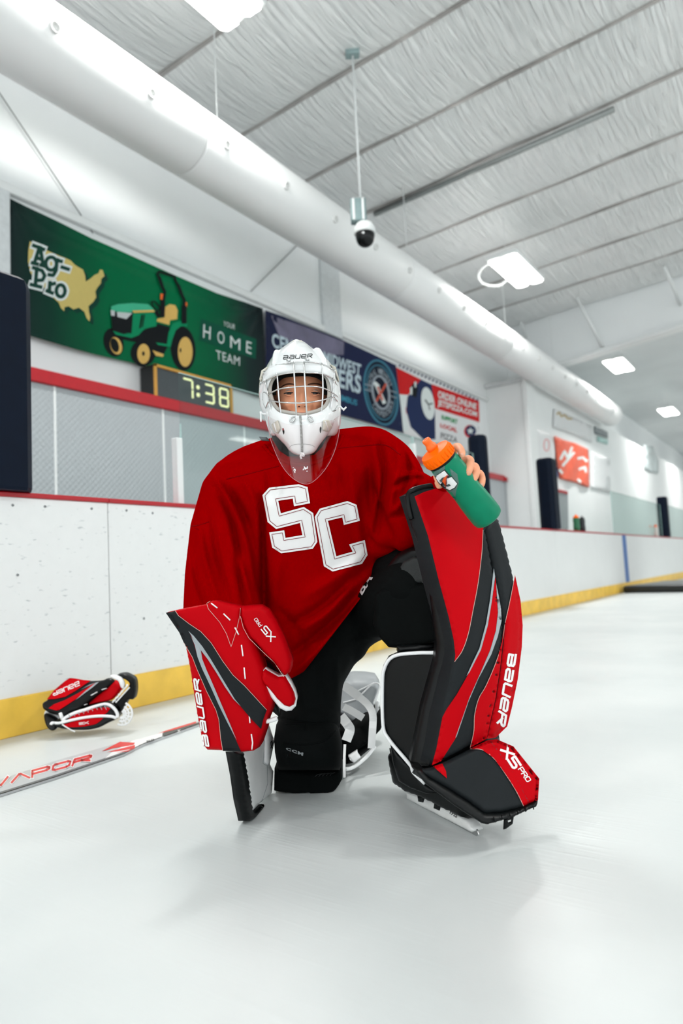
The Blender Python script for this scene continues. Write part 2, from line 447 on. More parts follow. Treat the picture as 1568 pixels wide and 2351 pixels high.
blue = mat('blue_line_paint', (48, 104, 176), .4)
mk('blue_line', *box(XB, XB+.004, 13.55, 13.85, .168, 1.055), blue, boards, smooth=False)
for (x, y) in ((29, 1160), (103, 1163), (210, 1168), (290, 1172), (350, 1178), (40, 1320), (330, 1420)):
    p = onx(x, y, XB); c, f_ = lathe([(.006, 0), (.006, .003)], 10)
    mk('screw', rot_to(c, p, (1, 0, 0), (0, 1, 0)), f_, mat('screw_grey', (150, 154, 156), .4, .6), boards)
# ---- walls
wl = mk('wall_left', *box(XW-.2, XW, -8, 60, 0, 5.9), white_sheet, smooth=False, label='tall white clad wall behind the benches', kind='structure')
XP = -5.0
for k in range(11):
    y0 = .953+1.132*k
    m = MATS.get('embossed_grey_panel')
    if m is None:
        m = mat('embossed_grey_panel', (172, 178, 181), .42, var=.03, vscale=2); nt = m.node_tree; N = nt.nodes; b = N['Principled BSDF']
        tc = N.new('ShaderNodeTexCoord'); mp = N.new('ShaderNodeMapping'); mp.inputs['Scale'].default_value = (0, 26, 26); mp.inputs['Rotation'].default_value = (math.pi/4, 0, 0)
        ck = N.new('ShaderNodeTexVoronoi'); ck.inputs['Scale'].default_value = 1.0; ck.inputs['Randomness'].default_value = 0.0
        bp = N.new('ShaderNodeBump'); bp.inputs['Strength'].default_value = .7; bp.inputs['Distance'].default_value = .008; bp.invert = True
        nt.links.new(tc.outputs['Object'], mp.inputs[0]); nt.links.new(mp.outputs[0], ck.inputs['Vector']); nt.links.new(ck.outputs['Distance'], bp.inputs['Height']); nt.links.new(bp.outputs[0], b.inputs['Normal'])
    mk('wall_panel', *box(XW, XP, y0+.011, y0+1.121, 0, 2.27), m, wl, smooth=False)
    mk('joint_strip', *box(XW, XP+.006, y0-.011, y0+.011, 0, 2.27), white_metal, wl, smooth=False)
mk('trim_1', *bevbox(XP-.06, XP+.03, -1, 13.1, 2.27, 2.386, .01, 2), red_trim, label='red rail capping the grey wall panels', kind='structure', smooth=False)
g0, g1 = 0.5, 7.46
mk('trim_2', *bevbox(XW, XW+.06, g0, 7.46, 3.925, 4.01, .015, 3), white_metal, label='white girt running above the banners', kind='structure')
mk('trim_3', *bevbox(XW, XW+.06, 7.9, 13.2, 3.97, 4.05, .015, 3), white_metal, label='white girt above the pizza banner', kind='structure')
mk('trim_4', *bevbox(XW, XW+.05, 7.46, 7.9, 3.93, 5.85, .01, 1), mat('grey_column_paint', (214, 219, 220), .5), label='pale grey steel column on the wall', kind='structure', smooth=False)
mk('trim_9', *bevbox(XW, XW+.08, 2.55, 2.985, 2.3, 3.925, .01, 1), mat('grey_column_paint', (214, 219, 220), .5), label='grey wall post left of the tractor banner', kind='structure', smooth=False)
def rod(name, a, b, r, m, **k): return mk(name, *tube([a, b], r, 8), m, **k)
cable = mat('grey_cable', (120, 124, 124), .5, .4)
a, b = onx(0, 215, XW+.03), onx(190, 500, XW+.03); e = unit(b-a)
rod('brace_cable', a-e*1.2, b+e*.15, .005, cable, label='thin grey brace cable on the wall above the tractor banner', cat='cable')
a, b = onx(585, 660, XW+.03), onx(670, 575, XW+.03); e = unit(b-a)
rod('brace_cable', a-e*.1, b+e*1.3, .006, cable, label='thin brace cable on the wall left of the grey column', cat='cable')
# projecting room at the far end of the benches
wr = mk('wall_room', *box(XW, -4.5, 13.2, 40, 0, 4.3), white_paint, smooth=False, label='white room front projecting from the long wall', kind='structure')
mk('trim_5', *bevbox(-4.52, -4.42, 13.15, 13.6, 0, 4.35, .01, 1), white_metal, label='white corner post of the projecting room', kind='structure', smooth=False)
mk('trim_6', *box(XW, -4.5, 13.13, 13.2, 4.24, 4.32), mat('grey_edge', (205, 208, 208), .6), label='grey edge along the top of the projecting room', kind='structure', smooth=False)
mk('wall_far', *box(-5.6, 26, 40, 40.2, 0, 7.2), white_paint, smooth=False, label='white end wall of the rink', kind='structure')
# ---- ceiling
def HCx(x): return 5.84+.045*(x+5.3)
ceil = mk('ceiling', np.array([(x, y, HCx(x)+dz) for x in (-5.6, 26) for y in (-8, 60) for dz in (.12, .3)]), box(0, 1, 0, 1, 0, 1)[1], white_sheet, smooth=False, label='silver foil roof over the rink', kind='structure')
fm = foil_material(); purl = mat('purlin_flange', (176, 172, 169), .45, .2, var=.35, vscale=2)
ys = [4.59+1.247*k for k in range(-8, 9)]
nx = 90
def sloped(x0, x1, y0, y1, z0, z1):
    V, Fc = box(x0, x1, y0, y1, 0, 1); V[:, 2] = np.where(V[:, 2] > .5, z1, z0)+np.array([HCx(x) for x in V[:, 0]]); return V, Fc
for k, (a, b) in enumerate(zip(ys[:-1], ys[1:])):
    X = np.linspace(-5.3, 22, nx); S = np.linspace(0, 1, 13)
    V = [(x, a+.012+(b-a-.024)*s, HCx(x)+.055-.085*math.sin(math.pi*s)**.55+.010*math.sin(x*3.1+k*1.7)) for s in S for x in X]
    Fc = [(i*nx+j, i*nx+j+1, (i+1)*nx+j+1, (i+1)*nx+j) for i in range(len(S)-1) for j in range(nx-1)]
    mk('insulation_blanket', V, Fc, fm, ceil)
    if k: mk('purlin', *sloped(-5.3, 22, a-.022, a+.022, .035, .1), purl, ceil, smooth=False)
BY = 14.56
def beam(x0, x1, y0, y1, a, b):
    V, Fc = box(x0, x1, y0, y1, 0, 1)
    V[:, 2] = [4.92+.1*(x+3.6)+a if z < .5 else (HCx(x)+.1 if b is None else 4.92+.1*(x+3.6)+b) for x, z in zip(V[:, 0], V[:, 2])]
    return V, Fc
mk('trim_7', *beam(-5.3, 4, BY, BY+.2, 0, None), white_sheet, label='deep white beam across the roof', kind='structure', smooth=False)
mk('trim_8', *beam(-5.3, 4, BY-.08, BY+.25, -.07, 0), white_metal, label='white flange under the deep roof beam', kind='structure', smooth=False)
mk('far_blanket', *sloped(-5.3, 22, BY+.2, 40, 0, .1), mat('far_blanket', (206, 211, 211), .5, .2, var=.05, vscale=.8), ceil, smooth=False)
for i, (pa, pb) in enumerate((((1190, 725), (1208, 775)), ((1322, 680), (1385, 800)), ((1525, 612), (1562, 700)))):
    a = onz(*pa, HCx(-3)); b = ony(*pb, BY-.02)
    rod('roof_brace', a, b, .03, white_metal, label='white diagonal brace from roof to beam, ' + ('beside the duct', 'above the hanging lights', 'at the right edge')[i], cat='brace', group='roof braces')
pa, pb = onz(860, 492, 5.86), onz(1410, 250, 5.95)
mk('conduit_pipe', *tube([pa, pb], .035, 12), mat('galvanised_pipe', (150, 154, 152), .4, .7), label='grey pipe along the foil ceiling right of the security camera', cat='pipe')
# ---- duct
DX, DZ, DR = -4.2, 4.47, .30
ductm = mat('white_duct_fabric', (240, 241, 240), .5, var=.015, vscale=2, bump=.05, bscale=30)
duct = thing('air_duct', (DX, 8, DZ-DR), 'long white round air duct hanging along the wall', 'duct')
yend = 19.2
yy = [-3.2+k*3.6 for k in range(7)]+[yend]
for a, b in zip(yy[:-1], yy[1:]):
    n = 48; rings = []
    for y, r in ((a+.004, DR-.006), (a+.02, DR), (b-.02, DR), (b-.004, DR-.006)):
        t = np.arange(n)*2*np.pi/n; rings.append(np.stack([DX+r*np.cos(t), np.full(n, y), DZ+r*np.sin(t)], 1))
    if b == yend:
        rings.pop()
        for q in np.linspace(.1, 1, 6):
            r = DR*math.sqrt(max(0, 1-q*q*.98)); rings.append(np.stack([DX+r*np.cos(t), np.full(n, b-.02+.16*q), DZ+r*np.sin(t)], 1))
    mk('duct_section', *loft(rings), ductm, duct)
noz, nf = lathe([(.030, -.02), (.038, .0), (.038, .022), (.030, .024), (.027, .005), (.001, .0)], 14)
ang = math.radians(-13)
d = np.array([math.cos(ang), 0, math.sin(ang)])
src = None
nozm = mat('nozzle_plastic', (226, 227, 225), .6)
for k in range(18):
    p = np.array([DX, 2.55+.823*k, DZ])+d*DR
    if src is None: src = mk('nozzle', rot_to(noz, p, d, (0, 1, 0)), nf, nozm, duct); o0 = WLOC[src.name]; p0_ = p
    else: shared(src, o0+(p-p0_), duct)
mb = None
for y in (4.4, 8.0, 11.6, 14.3):
    mk('hanger_cable', *tube([(DX, y, DZ+DR-.02), (DX, y, HCx(DX)+.05)], .006, 6), white_metal, duct)
# ---- ceiling lights
lens = emit('led_lens', (255, 255, 250), 9.0)
LZ = 5.2
def light(y, x=-3.47, label='', vis=True):
    t = thing('ceiling_light', (x, y, LZ), label, 'light', 'hanging twin led lights')
    L, Wd = 1.3, .485
    hs = mk('housing', *bevbox(x-Wd/2, x+Wd/2, y-L/2, y+L/2, LZ+.02, LZ+.09, .015, 2), white_metal, t)
    for s in (-1, 1):
        c = x+s*Wd*.25
        # bevelled lens tray
        o = [(c-.1, y-L/2+.06), (c-.06, y-L/2+.015), (c+.06, y-L/2+.015), (c+.1, y-L/2+.06), (c+.1, y+L/2-.06), (c+.06, y+L/2-.015), (c-.06, y+L/2-.015), (c-.1, y+L/2-.06)]
        V, Fc = loft([[(p[0], p[1], LZ+.03) for p in o], [(p[0], p[1], LZ) for p in o]])
        mk('lens', V, Fc, lens, t, smooth=False)
    for s in (-1, 1): mk('hanger_cable', *tube([(x, y+s*L*.35, LZ+.08), (x, y+s*L*.35, HCx(x)+.02)], .004, 6), white_metal, t)
    la = bpy.data.lights.new('led_array', 'AREA'); la.shape = 'RECTANGLE'; la.size = Wd*.9; la.size_y = L*.9; la.energy = LAMP_W; la.spread = math.radians(150); la.color = (1, .99, .97)
    lo = bpy.data.objects.new('led_array', la); COL.objects.link(lo); lo.parent = t; lo.location = (0, 0, -.02)
    return t
l1 = light(3.36, label='twin led light above the duct at the top edge')
l2 = light(10.27, label='twin led light with a looping white cord')
pts = catmull([(-3.62, 9.75, LZ+.08), (-3.92, 9.85, LZ), (-4.0, 10.15, LZ-.06), (-3.85, 10.45, LZ-.05), (-3.68, 10.5, LZ+.05)], 8)
mk('cord', *tube(pts, .018, 8), white_metal, l2)
light(17.1, label='small distant twin led light under the deep beam')
light(23.9, label='farthest twin led light at the right edge')
for x in (3.0, 9.5, 16.0):  # rows out of view, kept to light the scene; the fourth added to brighten
    for y in (-3.5, 3.36, 10.27, 17.1):
        light(y, x, label='unseen twin led light in the %s row over the ice, %s' % ({3.0: 'second', 9.5: 'third', 16.0: 'fourth'}[x], {-3.5: 'behind the viewer', 3.36: 'level with the tractor banner', 10.27: 'level with the pizza banner', 17.1: 'under the deep beam'}[y]), vis=False)
for y, lb in ((30.7, 'past the farthest one'), (36.5, 'last before the end wall')): light(y, -3.47, label='unseen twin led light added along the far wall, '+lb)  # out of view, added to brighten the far end
for y, lb in ((24.5, 'beyond the beam'), (32.0, 'near the end wall')): light(y, 3.0, label='unseen twin led light added in the second row over the ice, '+lb)  # two more unseen lamps put in to lift the far end
light(-3.5, -3.47, label='twin led light behind the near end of the duct')
# ---- security camera
_s = 6.83
_q = P(829, 486, _s); cx_, cy_ = _q[0], _q[1]
def zc(y): r = ray(830, y); return CAMZ+r[2]*np.dot([cx_, cy_], r[:2])/np.dot(r[:2], r[:2])
scam = thing('security_camera', (cx_, cy_, zc(567)), 'dome security camera with grey box on a hanging rod', 'camera')
teal = mat('grey_green_box', (136, 158, 158), .45, .1)
fw = unit([FWD[0], FWD[1], 0]); rt = unit([RIGHT[0], RIGHT[1], 0])
def lbox(c, a, b, h, m, name, par, r=.006):
    V, Fc = bevbox(-a, a, -b, b, h[0], h[1], r, 2)
    return mk(name, np.asarray(c)+V[:, :1]*rt+V[:, 1:2]*fw+V[:, 2:]*np.array([0, 0, 1.]), Fc, m, par)
c0 = np.array([cx_, cy_, 0.]); zb, zt, zd = zc(511), zc(459), zc(567); HCc = HCx(cx_)
mk('rod', *tube([(cx_, cy_, zt-.02), (cx_, cy_, HCc+.03)], .012, 10), white_metal, scam)
lbox(c0, .07, .05, (HCc-.05, HCc+.05), teal, 'ceiling_plate', scam)
lbox(c0-rt*.028, .078, .055, (zb, zt), teal, 'junction_box', scam, .012)
for dx in (-.075, .018): lbox(c0+rt*dx-fw*.058, .012, .008, (zb+.005, zt-.01), white_metal, 'clamp', scam, .003)
dc = c0+rt*.026
V, Fc = lathe([(.02, .115), (.08, .098), (.106, .055), (.11, .0), (.10, -.008), (.03, -.008)], 28)
mk('dome_cap', V+dc+np.array([0, 0, zb-.115]), Fc, white_metal, scam)
h = zb-.115-zd
V, Fc = lathe([(.096, 0), (.095, -.3*h), (.088, -.55*h), (.072, -.78*h), (.043, -.94*h), (.01, -h)], 28)
mk('dome', V+dc+np.array([0, 0, zb-.115]), Fc, mat('black_dome', (4, 7, 8), .22, spec=.3), scam)
V, Fc = lathe([(.011, 0), (.011, .006), (.006, .007)], 12)
mk('sensor_ring', rot_to(V, dc+np.array([0, 0, zb-.155])-fw*.094-rt*.02, -fw), Fc, white_metal, scam)
# ================================================================== banners
def ellipse(cx, cy, rx, ry, n=28, rot=0.0, a0=0.0, a1=2*math.pi, closed=True):
    a = np.linspace(a0, a1, n, endpoint=not closed); x, y = rx*np.cos(a), ry*np.sin(a)
    return np.stack([cx+x*math.cos(rot)-y*math.sin(rot), cy+x*math.sin(rot)+y*math.cos(rot)], 1)
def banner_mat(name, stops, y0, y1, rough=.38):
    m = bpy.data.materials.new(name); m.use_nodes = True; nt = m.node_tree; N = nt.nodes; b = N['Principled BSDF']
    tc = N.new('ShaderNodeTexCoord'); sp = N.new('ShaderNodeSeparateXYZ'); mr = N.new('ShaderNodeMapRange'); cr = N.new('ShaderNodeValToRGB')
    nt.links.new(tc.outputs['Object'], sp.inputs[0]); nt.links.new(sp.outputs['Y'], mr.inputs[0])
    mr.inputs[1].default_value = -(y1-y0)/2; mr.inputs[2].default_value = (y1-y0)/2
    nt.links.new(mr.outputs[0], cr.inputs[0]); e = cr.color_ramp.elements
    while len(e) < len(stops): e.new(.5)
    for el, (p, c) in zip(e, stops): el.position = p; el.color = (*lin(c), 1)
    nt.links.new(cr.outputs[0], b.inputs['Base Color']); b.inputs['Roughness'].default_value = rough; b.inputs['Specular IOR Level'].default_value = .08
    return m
def ink(name, c): return mat('ink_'+name, c, .6, var=.02, spec=.1)
def hang(x0, folds):
    """cloth hanging on the wall plane; folds: (corner x, y, n, reach px, depth m, phase)"""
    def s(x, y):
        w = .012*math.sin(x*.021+y*.006)
        for (fx, fy, n, reach, dep, ph) in folds:
            dx, dy = x-fx, y-fy; r = math.hypot(dx, dy); w += dep*math.sin(n*math.atan2(dy, dx)+ph)*math.exp(-r/reach)*min(1, r/18)
        return onx(x, y, x0+w)
    return s
def putp(par, name, polys, m, surf, off, step=14, grid=False):
    mb = MB()
    for p in polys: mb.add(*sheet(p, surf, step, off, grid=grid))
    return mb.build(name, m, par, smooth=False)
# ---- green tractor banner
g1c = crop(0, 440, .21046); g2c = crop(220, 600, .2551)
gs = hang(XW+.07, [(605, 706, 9, 70, .035, .4), (22, 452, 10, 75, .03, 1.2)])
def gsurf(x, y):
    q = gs(x, y); k = max(0, 1-abs((y-(462+.435*(x-20)+26))/16.)) if 60 < x < 560 else 0
    return q+np.array([.025*k*math.sin((x-60)/500*math.pi), 0, 0])
gpoly = [(22, 455), (60, 474), (126, 505), (210, 547), (270, 573), (330, 600), (404, 633), (500, 674), (560, 693), (603, 708), (607, 780), (610, 860), (608, 915), (597, 911), (534, 889), (440, 866), (322, 837), (220, 814), (168, 800), (63, 769), (21, 756), (21, 600)]
grn = [(0, (28, 40, 42)), (.12, (18, 58, 46)), (.3, (0, 102, 62)), (.55, (0, 110, 66)), (.75, (8, 88, 58)), (.9, (28, 48, 46)), (1, (26, 32, 36))]
gb = mk('tractor_banner', *sheet(gpoly, gsurf, 7), banner_mat('green_banner_print', grn, 3.0, 6.25), label='green tractor dealer banner hanging at the left of the wall', cat='banner')
USA = [(325, 540), (420, 600), (510, 640), (600, 680), (740, 735), (770, 750), (820, 800), (850, 820), (905, 850), (930, 920), (935, 980), (985, 950), (1030, 910), (1075, 890), (1090, 850), (1120, 855), (1140, 920), (1105, 950), (1100, 1000), (1060, 1050), (1040, 1090), (1050, 1150), (1020, 1200), (965, 1250), (970, 1310), (985, 1370), (975, 1415), (945, 1380), (920, 1310), (860, 1265), (800, 1285), (750, 1250), (705, 1260), (700, 1305), (665, 1270), (640, 1210), (590, 1165), (500, 1060), (380, 960), (330, 880), (305, 760), (310, 640)]
putp(gb, 'map_shadow', [g1c(*[(x+38, y+42) for x, y in USA])], ink('dark_green', (18, 62, 50)), gsurf, .004, 8, True)
putp(gb, 'map_print', [g1c(*USA)], ink('tan', (205, 186, 112)), gsurf, .008, 8, True)
AG = [[(372, 790), (432, 600)], [(440, 610), (470, 800)], [(395, 722), (456, 738)], [(348, 775), (412, 792)], [(440, 800), (498, 815)], [(362, 585), (482, 632)],
      [*[(558+60*math.cos(a), 785+72*math.sin(a)) for a in np.linspace(.2, 2*math.pi+.2, 14)]], [(622, 735), (612, 860), (580, 915), (530, 905)], [(615, 745), (675, 762)], [(672, 822), (752, 848)],
      [(402, 830), (385, 1030)], [(360, 828), (460, 862), (488, 915), (465, 965), (400, 968)], [(335, 1012), (450, 1042)],
      [(545, 985), (538, 1095)], [(545, 1015), (600, 1000)], [(508, 1080), (575, 1108)], [*[(662+48*math.cos(a), 1082+66*math.sin(a)) for a in np.linspace(0, 2*math.pi, 14)]]]
for nm, w, m, off in (('letter_outline', 18.5, ink('white', (222, 230, 228)), .011), ('lettering', 8.5, ink('letter_green', (28, 66, 56)), .014)):
    mb = MB()
    for st in AG:
        q = g1c(*st); q = np.array(q); e0, e1 = unit(q[0]-q[1]), unit(q[-1]-q[-2]); q[0] += e0*w*.3; q[-1] += e1*w*.3
        mb.add(*ribbon(q, w if len(st) > 2 or nm != 'x' else w, gsurf, off, 4))
    mb.build(nm, m, gb, smooth=False)
blk, tng, tgr, tgl = ink('black', (22, 26, 28)), ink('wheel_yellow', (222, 182, 102)), ink('tractor_green', (12, 138, 92)), ink('hood_green', (70, 180, 140))
tlay = [(blk, [ellipse(160, 730, 88, 130, rot=-.25), ellipse(425, 825, 112, 118, rot=.1), ellipse(785, 785, 112, 200, rot=-.08), [(390, 640), (560, 560), (665, 590), (665, 730), (600, 860), (520, 860), (420, 740), (180, 690), (170, 650)]]),
       (tng, [ellipse(182, 760, 52, 80, rot=-.3), ellipse(430, 832, 57, 90), ellipse(805, 815, 66, 135), [(510, 800), (610, 835), (605, 860), (540, 850)], [(555, 515), (615, 505), (625, 410), (665, 385), (715, 395), (737, 440), (732, 520), (668, 530), (660, 572), (548, 540)]]),
       (blk, [ellipse(170, 755, 36, 66, rot=-.3), ellipse(428, 830, 12, 20), ellipse(762, 800, 8, 20)]),
       (tgr, [[(335, 455), (530, 440), (552, 480), (545, 585), (440, 605), (385, 665), (320, 690), (180, 660), (150, 620), (320, 650)], [(640, 745), (655, 640), (690, 560), (760, 535), (825, 560), (820, 588), (770, 582), (720, 620), (690, 700), (672, 772), (560, 752), (540, 730)]]),
       (tgl, [[(138, 405), (200, 385), (330, 375), (470, 385), (512, 420), (525, 442), (330, 450), (320, 465), (230, 460), (138, 440)]]),
       (blk, [[(135, 460), (335, 462), (322, 640), (250, 655), (150, 622)], [(410, 480), (425, 480), (405, 600), (390, 605)], [(432, 478), (443, 478), (424, 592), (414, 595)]]),
       (ink('lamp_grey', (196, 202, 202)), [[(134, 438), (170, 445), (170, 492), (138, 488)], [(190, 455), (328, 466), (275, 520), (195, 500)]]),
       (tng, [[(328, 443), (520, 438), (532, 456), (340, 463)]]),
       (ink('orange', (240, 110, 50)), [[(582, 290), (610, 294), (608, 348), (580, 342)], [(792, 365), (822, 370), (820, 415), (790, 410)]])]
for k, (m, ps) in enumerate(tlay):
    for p in ps: putp(gb, 'tractor_print', [g2c(*p)], m, gsurf, .006+.003*k, 10, False)
mb = MB()
for st, w in (([(600, 420), (622, 275), (545, 120), (572, 92), (712, 138)], 6), ([(792, 540), (797, 345), (712, 180), (712, 138)], 6), ([(600, 500), (604, 350)], 10), ([(795, 560), (797, 400)], 11), ([(500, 365), (530, 360), (585, 420), (560, 450), (510, 400), (500, 365)], 3.2), ([(540, 450), (570, 500)], 8)):
    mb.add(*ribbon(g2c(*st), w, gsurf, .032, 5))
mb.build('roll_bar_print', blk, gb, smooth=False)
putp(gb, 'text_box', [g2c((945, 515), (1445, 700), (1440, 880), (930, 710))], ink('box_green', (14, 82, 62)), gsurf, .006, 10, True)
wt = ink('white', (222, 230, 228)); mb = MB()
for s_, q in (('YOUR', ((1150, 535), (1255, 570), (1250, 615), (1150, 580))), ('H', ((970, 565), (1035, 590), (1030, 705), (965, 685))), ('O', ((1095, 620), (1160, 645), (1155, 752), (1095, 730))), ('M', ((1210, 670), (1300, 700), (1298, 802), (1210, 775))), ('E', ((1355, 715), (1402, 730), (1400, 838), (1352, 820))), ('TEAM', ((1080, 797), (1296, 862), (1295, 940), (1085, 880)))):
    mk('lettering', *text(s_, g2c(*q), gsurf, .012, .0, 1.1), wt, gb, smooth=False)
# ---- navy carpenters banner
n3 = crop(580, 700, .24235)
ns = hang(XW+.06, [(609, 711, 8, 80, .03, .9)])
npoly = [(609, 712), (650, 726), (701, 747), (788, 781), (850, 810), (909, 838), (914, 880), (921, 940), (926, 994), (860, 974), (785, 953), (700, 931), (611, 905)]
nst = [(0, (38, 40, 62)), (.12, (92, 90, 112)), (.4, (110, 106, 128)), (.55, (38, 44, 78)), (.75, (24, 32, 66)), (1, (26, 34, 70))]
nb = mk('carpenters_banner', *sheet(npoly, ns, 8), banner_mat('navy_banner_print', [(0, (30, 36, 64)), (.5, (26, 34, 68)), (1, (24, 34, 70))], 6.25, 9.6), label='navy carpenters union banner with a round emblem behind the helmet', cat='banner')
putp(nb, 'pale_glow_print', [[(622, 724), (700, 750), (790, 785), (789, 815), (740, 815), (690, 800), (640, 770)]], mat('ink_mauve', (104, 100, 124), .45, var=.25, vscale=3), ns, .004, 8, True)
mb = MB()
for s_, q in (('CENTRAL', ((180, 262), (640, 426), (640, 549), (186, 402))), ('MIDWEST', ((672, 437), (1030, 565), (1022, 672), (672, 559))), ('CARPENTERS', ((188, 424), (1030, 668), (1024, 846), (196, 590)))):
    mb.add(*text(s_, n3(*q), ns, .010, .03, 1.05))
mb.build('lettering', ink('pale_blue', (190, 208, 216)), nb, smooth=False)
mb = MB(); mb.add(*text('COLUMBUS', n3((690, 800), (992, 903), (988, 955), (690, 860)), ns, .010, .02)); mb.build('town_lettering', ink('teal', (70, 150, 176)), nb, smooth=False)
rot = -.17
def eline(rx, ry, w, m, name, off): mk(name, *ribbon(n3(*ellipse(1215, 830, rx, ry, 41, rot, 0, 2*math.pi, False)), w, ns, off, 4), m, nb, smooth=False)
tl = ink('emblem_teal', (66, 124, 146)); gr_ = ink('emblem_grey', (150, 160, 168)); dk = ink('emblem_dark', (20, 28, 44))
putp(nb, 'emblem_disc', [n3(*ellipse(1215, 830, 148, 300, 36, rot))], dk, ns, .006, 8, True)
eline(152, 308, 4.5, tl, 'emblem_ring', .010); eline(128, 262, 2.5, tl, 'emblem_ring', .010); eline(76, 158, 5, gr_, 'emblem_ring', .010)
mb = MB()
mbs = []
for word, c0, sg, sp in (('CENTRAL MIDWEST', -math.pi/2, 1, .185), ('CARPENTERS', math.pi/2, -1, .22)):
    for i, ch in enumerate(word):
        if ch == ' ': continue
        a = c0+sg*(i-(len(word)-1)/2)*sp
        def pt(ra, da): 
            e = ellipse(1215, 830, 152*ra, 308*ra, 1, rot, a+da, a+da); return e[0]
        h = .075 if sg > 0 else -.075; dd = sg*sp*.42
        q = [pt(.675+h*1.2, -dd), pt(.675+h*1.2, dd), pt(.675-h*1.2, dd), pt(.675-h*1.2, -dd)]
        mk('emblem_letter', *text(ch, n3(*q), ns, .012, .02), gr_, nb, smooth=False)
mb = MB()
for st in ([(1165, 740), (1250, 935)], [(1150, 735), (1195, 775)]): mb.add(*ribbon(n3(*st), 8, ns, .012, 5))
mb.build('hammer_print', ink('white', (222, 230, 228)), nb, smooth=False)
mb = MB(); mb.add(*ribbon(n3((1265, 745), (1170, 915)), 5, ns, .014, 5)).add(*ribbon(n3((1185, 775), (1232, 905)), 4, ns, .015, 5)); mb.build('chisel_print', ink('rust', (196, 86, 66)), nb, smooth=False)
mb = MB()
for y in (760, 810):
    mk('emblem_bar', *ribbon(n3((1062, y-10), (1130, y+12)), 2, ns, .012, 5), gr_, nb, smooth=False)
    mk('emblem_bar', *ribbon(n3((1296, y+50), (1366, y+72)), 2, ns, .012, 5), gr_, nb, smooth=False)
# ---- pizza banner
z4 = crop(900, 820, .21684); ps = hang(XW+.05, [])
pb = mk('pizza_banner', *sheet([(911, 842), (960, 862), (1010, 882), (1060, 902), (1099, 919), (1100, 960), (1102, 1042), (1010, 1020), (928, 996), (918, 920)], ps, 8), mat('banner_white', (226, 228, 228), .45, var=.02), label='red white and navy pizza banner with a hockey player', cat='banner')
prd, pnv, pwh = ink('red', (204, 32, 34)), ink('navy', (34, 48, 86)), ink('white', (222, 230, 228))
putp(pb, 'red_print', [z4((45, 108), (305, 235), (260, 290), (170, 400), (80, 392)), z4((420, 285), (920, 465), (926, 690), (452, 542)), z4((145, 530), (205, 600), (200, 640), (150, 590))], prd, ps, .004, 9, True)
putp(pb, 'player_print', [z4((305, 235), (420, 290), (455, 560), (460, 870), (330, 870), (200, 740), (150, 560), (165, 420), (230, 330))], pnv, ps, .006, 9, True)
putp(pb, 'glove_print', [z4((185, 330), (250, 245), (275, 330), (255, 430), (200, 400))], blk, ps, .009, 9, True)
putp(pb, 'mask_print', [z4(*ellipse(380, 490, 68, 175, 24, -.15)), z4((190, 330), (215, 310), (215, 395), (195, 400)), z4((235, 260), (258, 260), (255, 320), (240, 320)), z4((30, 380), (80, 392), (150, 410), (120, 560), (180, 775), (120, 790))], pwh, ps, .012, 9, True)
mb = MB(); mb.add(*ribbon(z4((350, 450), (385, 500), (430, 490)), 3, ps, .015, 3)).add(*ribbon(z4((385, 500), (400, 560)), 2, ps, .015, 3)); mb.build('mask_lines', blk, pb, smooth=False)
mb = MB(); mb.add(*text('ORDER ONLINE', z4((488, 352), (897, 492), (892, 556), (485, 432)), ps, .010, .035)).add(*text('JETSPIZZA.COM', z4((485, 445), (900, 578), (900, 650), (482, 530)), ps, .010, .035)); mb.build('lettering', pwh, pb, smooth=False)
mb = MB(); mb.add(*text('SUPPORT', z4((522, 610), (695, 662), (692, 712), (524, 655)), ps, .008, .04)); mb.build('green_lettering', ink('green', (20, 150, 80)), pb, smooth=False)
mb = MB(); mb.add(*text('LOCAL', z4((510, 700), (692, 750), (690, 800), (512, 742)), ps, .008, .04)); mb.build('red_lettering', prd, pb, smooth=False)
mb = MB(); mb.add(*text('PIZZA', z4((515, 795), (695, 850), (692, 912), (515, 860)), ps, .008, .02)); mb.build('grey_lettering', ink('grey', (110, 114, 118)), pb, smooth=False)
putp(pb, 'team_emblem', [z4(*ellipse(825, 785, 62, 68))], prd, ps, .006, 9, True)
putp(pb, 'team_emblem_disc', [z4(*ellipse(835, 780, 56, 58))], pnv, ps, .009, 9, True)
star = [(830+(42 if i % 2 == 0 else 17)*math.sin(i*math.pi/5), 782-(42 if i % 2 == 0 else 17)*math.cos(i*math.pi/5)) for i in range(10)]
putp(pb, 'star_print', [z4(*star)], pwh, ps, .012, 9, False)
mb = MB()
for i in range(22): mb.add(*ribbon(z4((75+i*39, 85+i*17.3), (92+i*39, 93+i*17.3)), 5, ps, .016, 4))
mb.build('hem_lacing', pnv, pb, smooth=False)
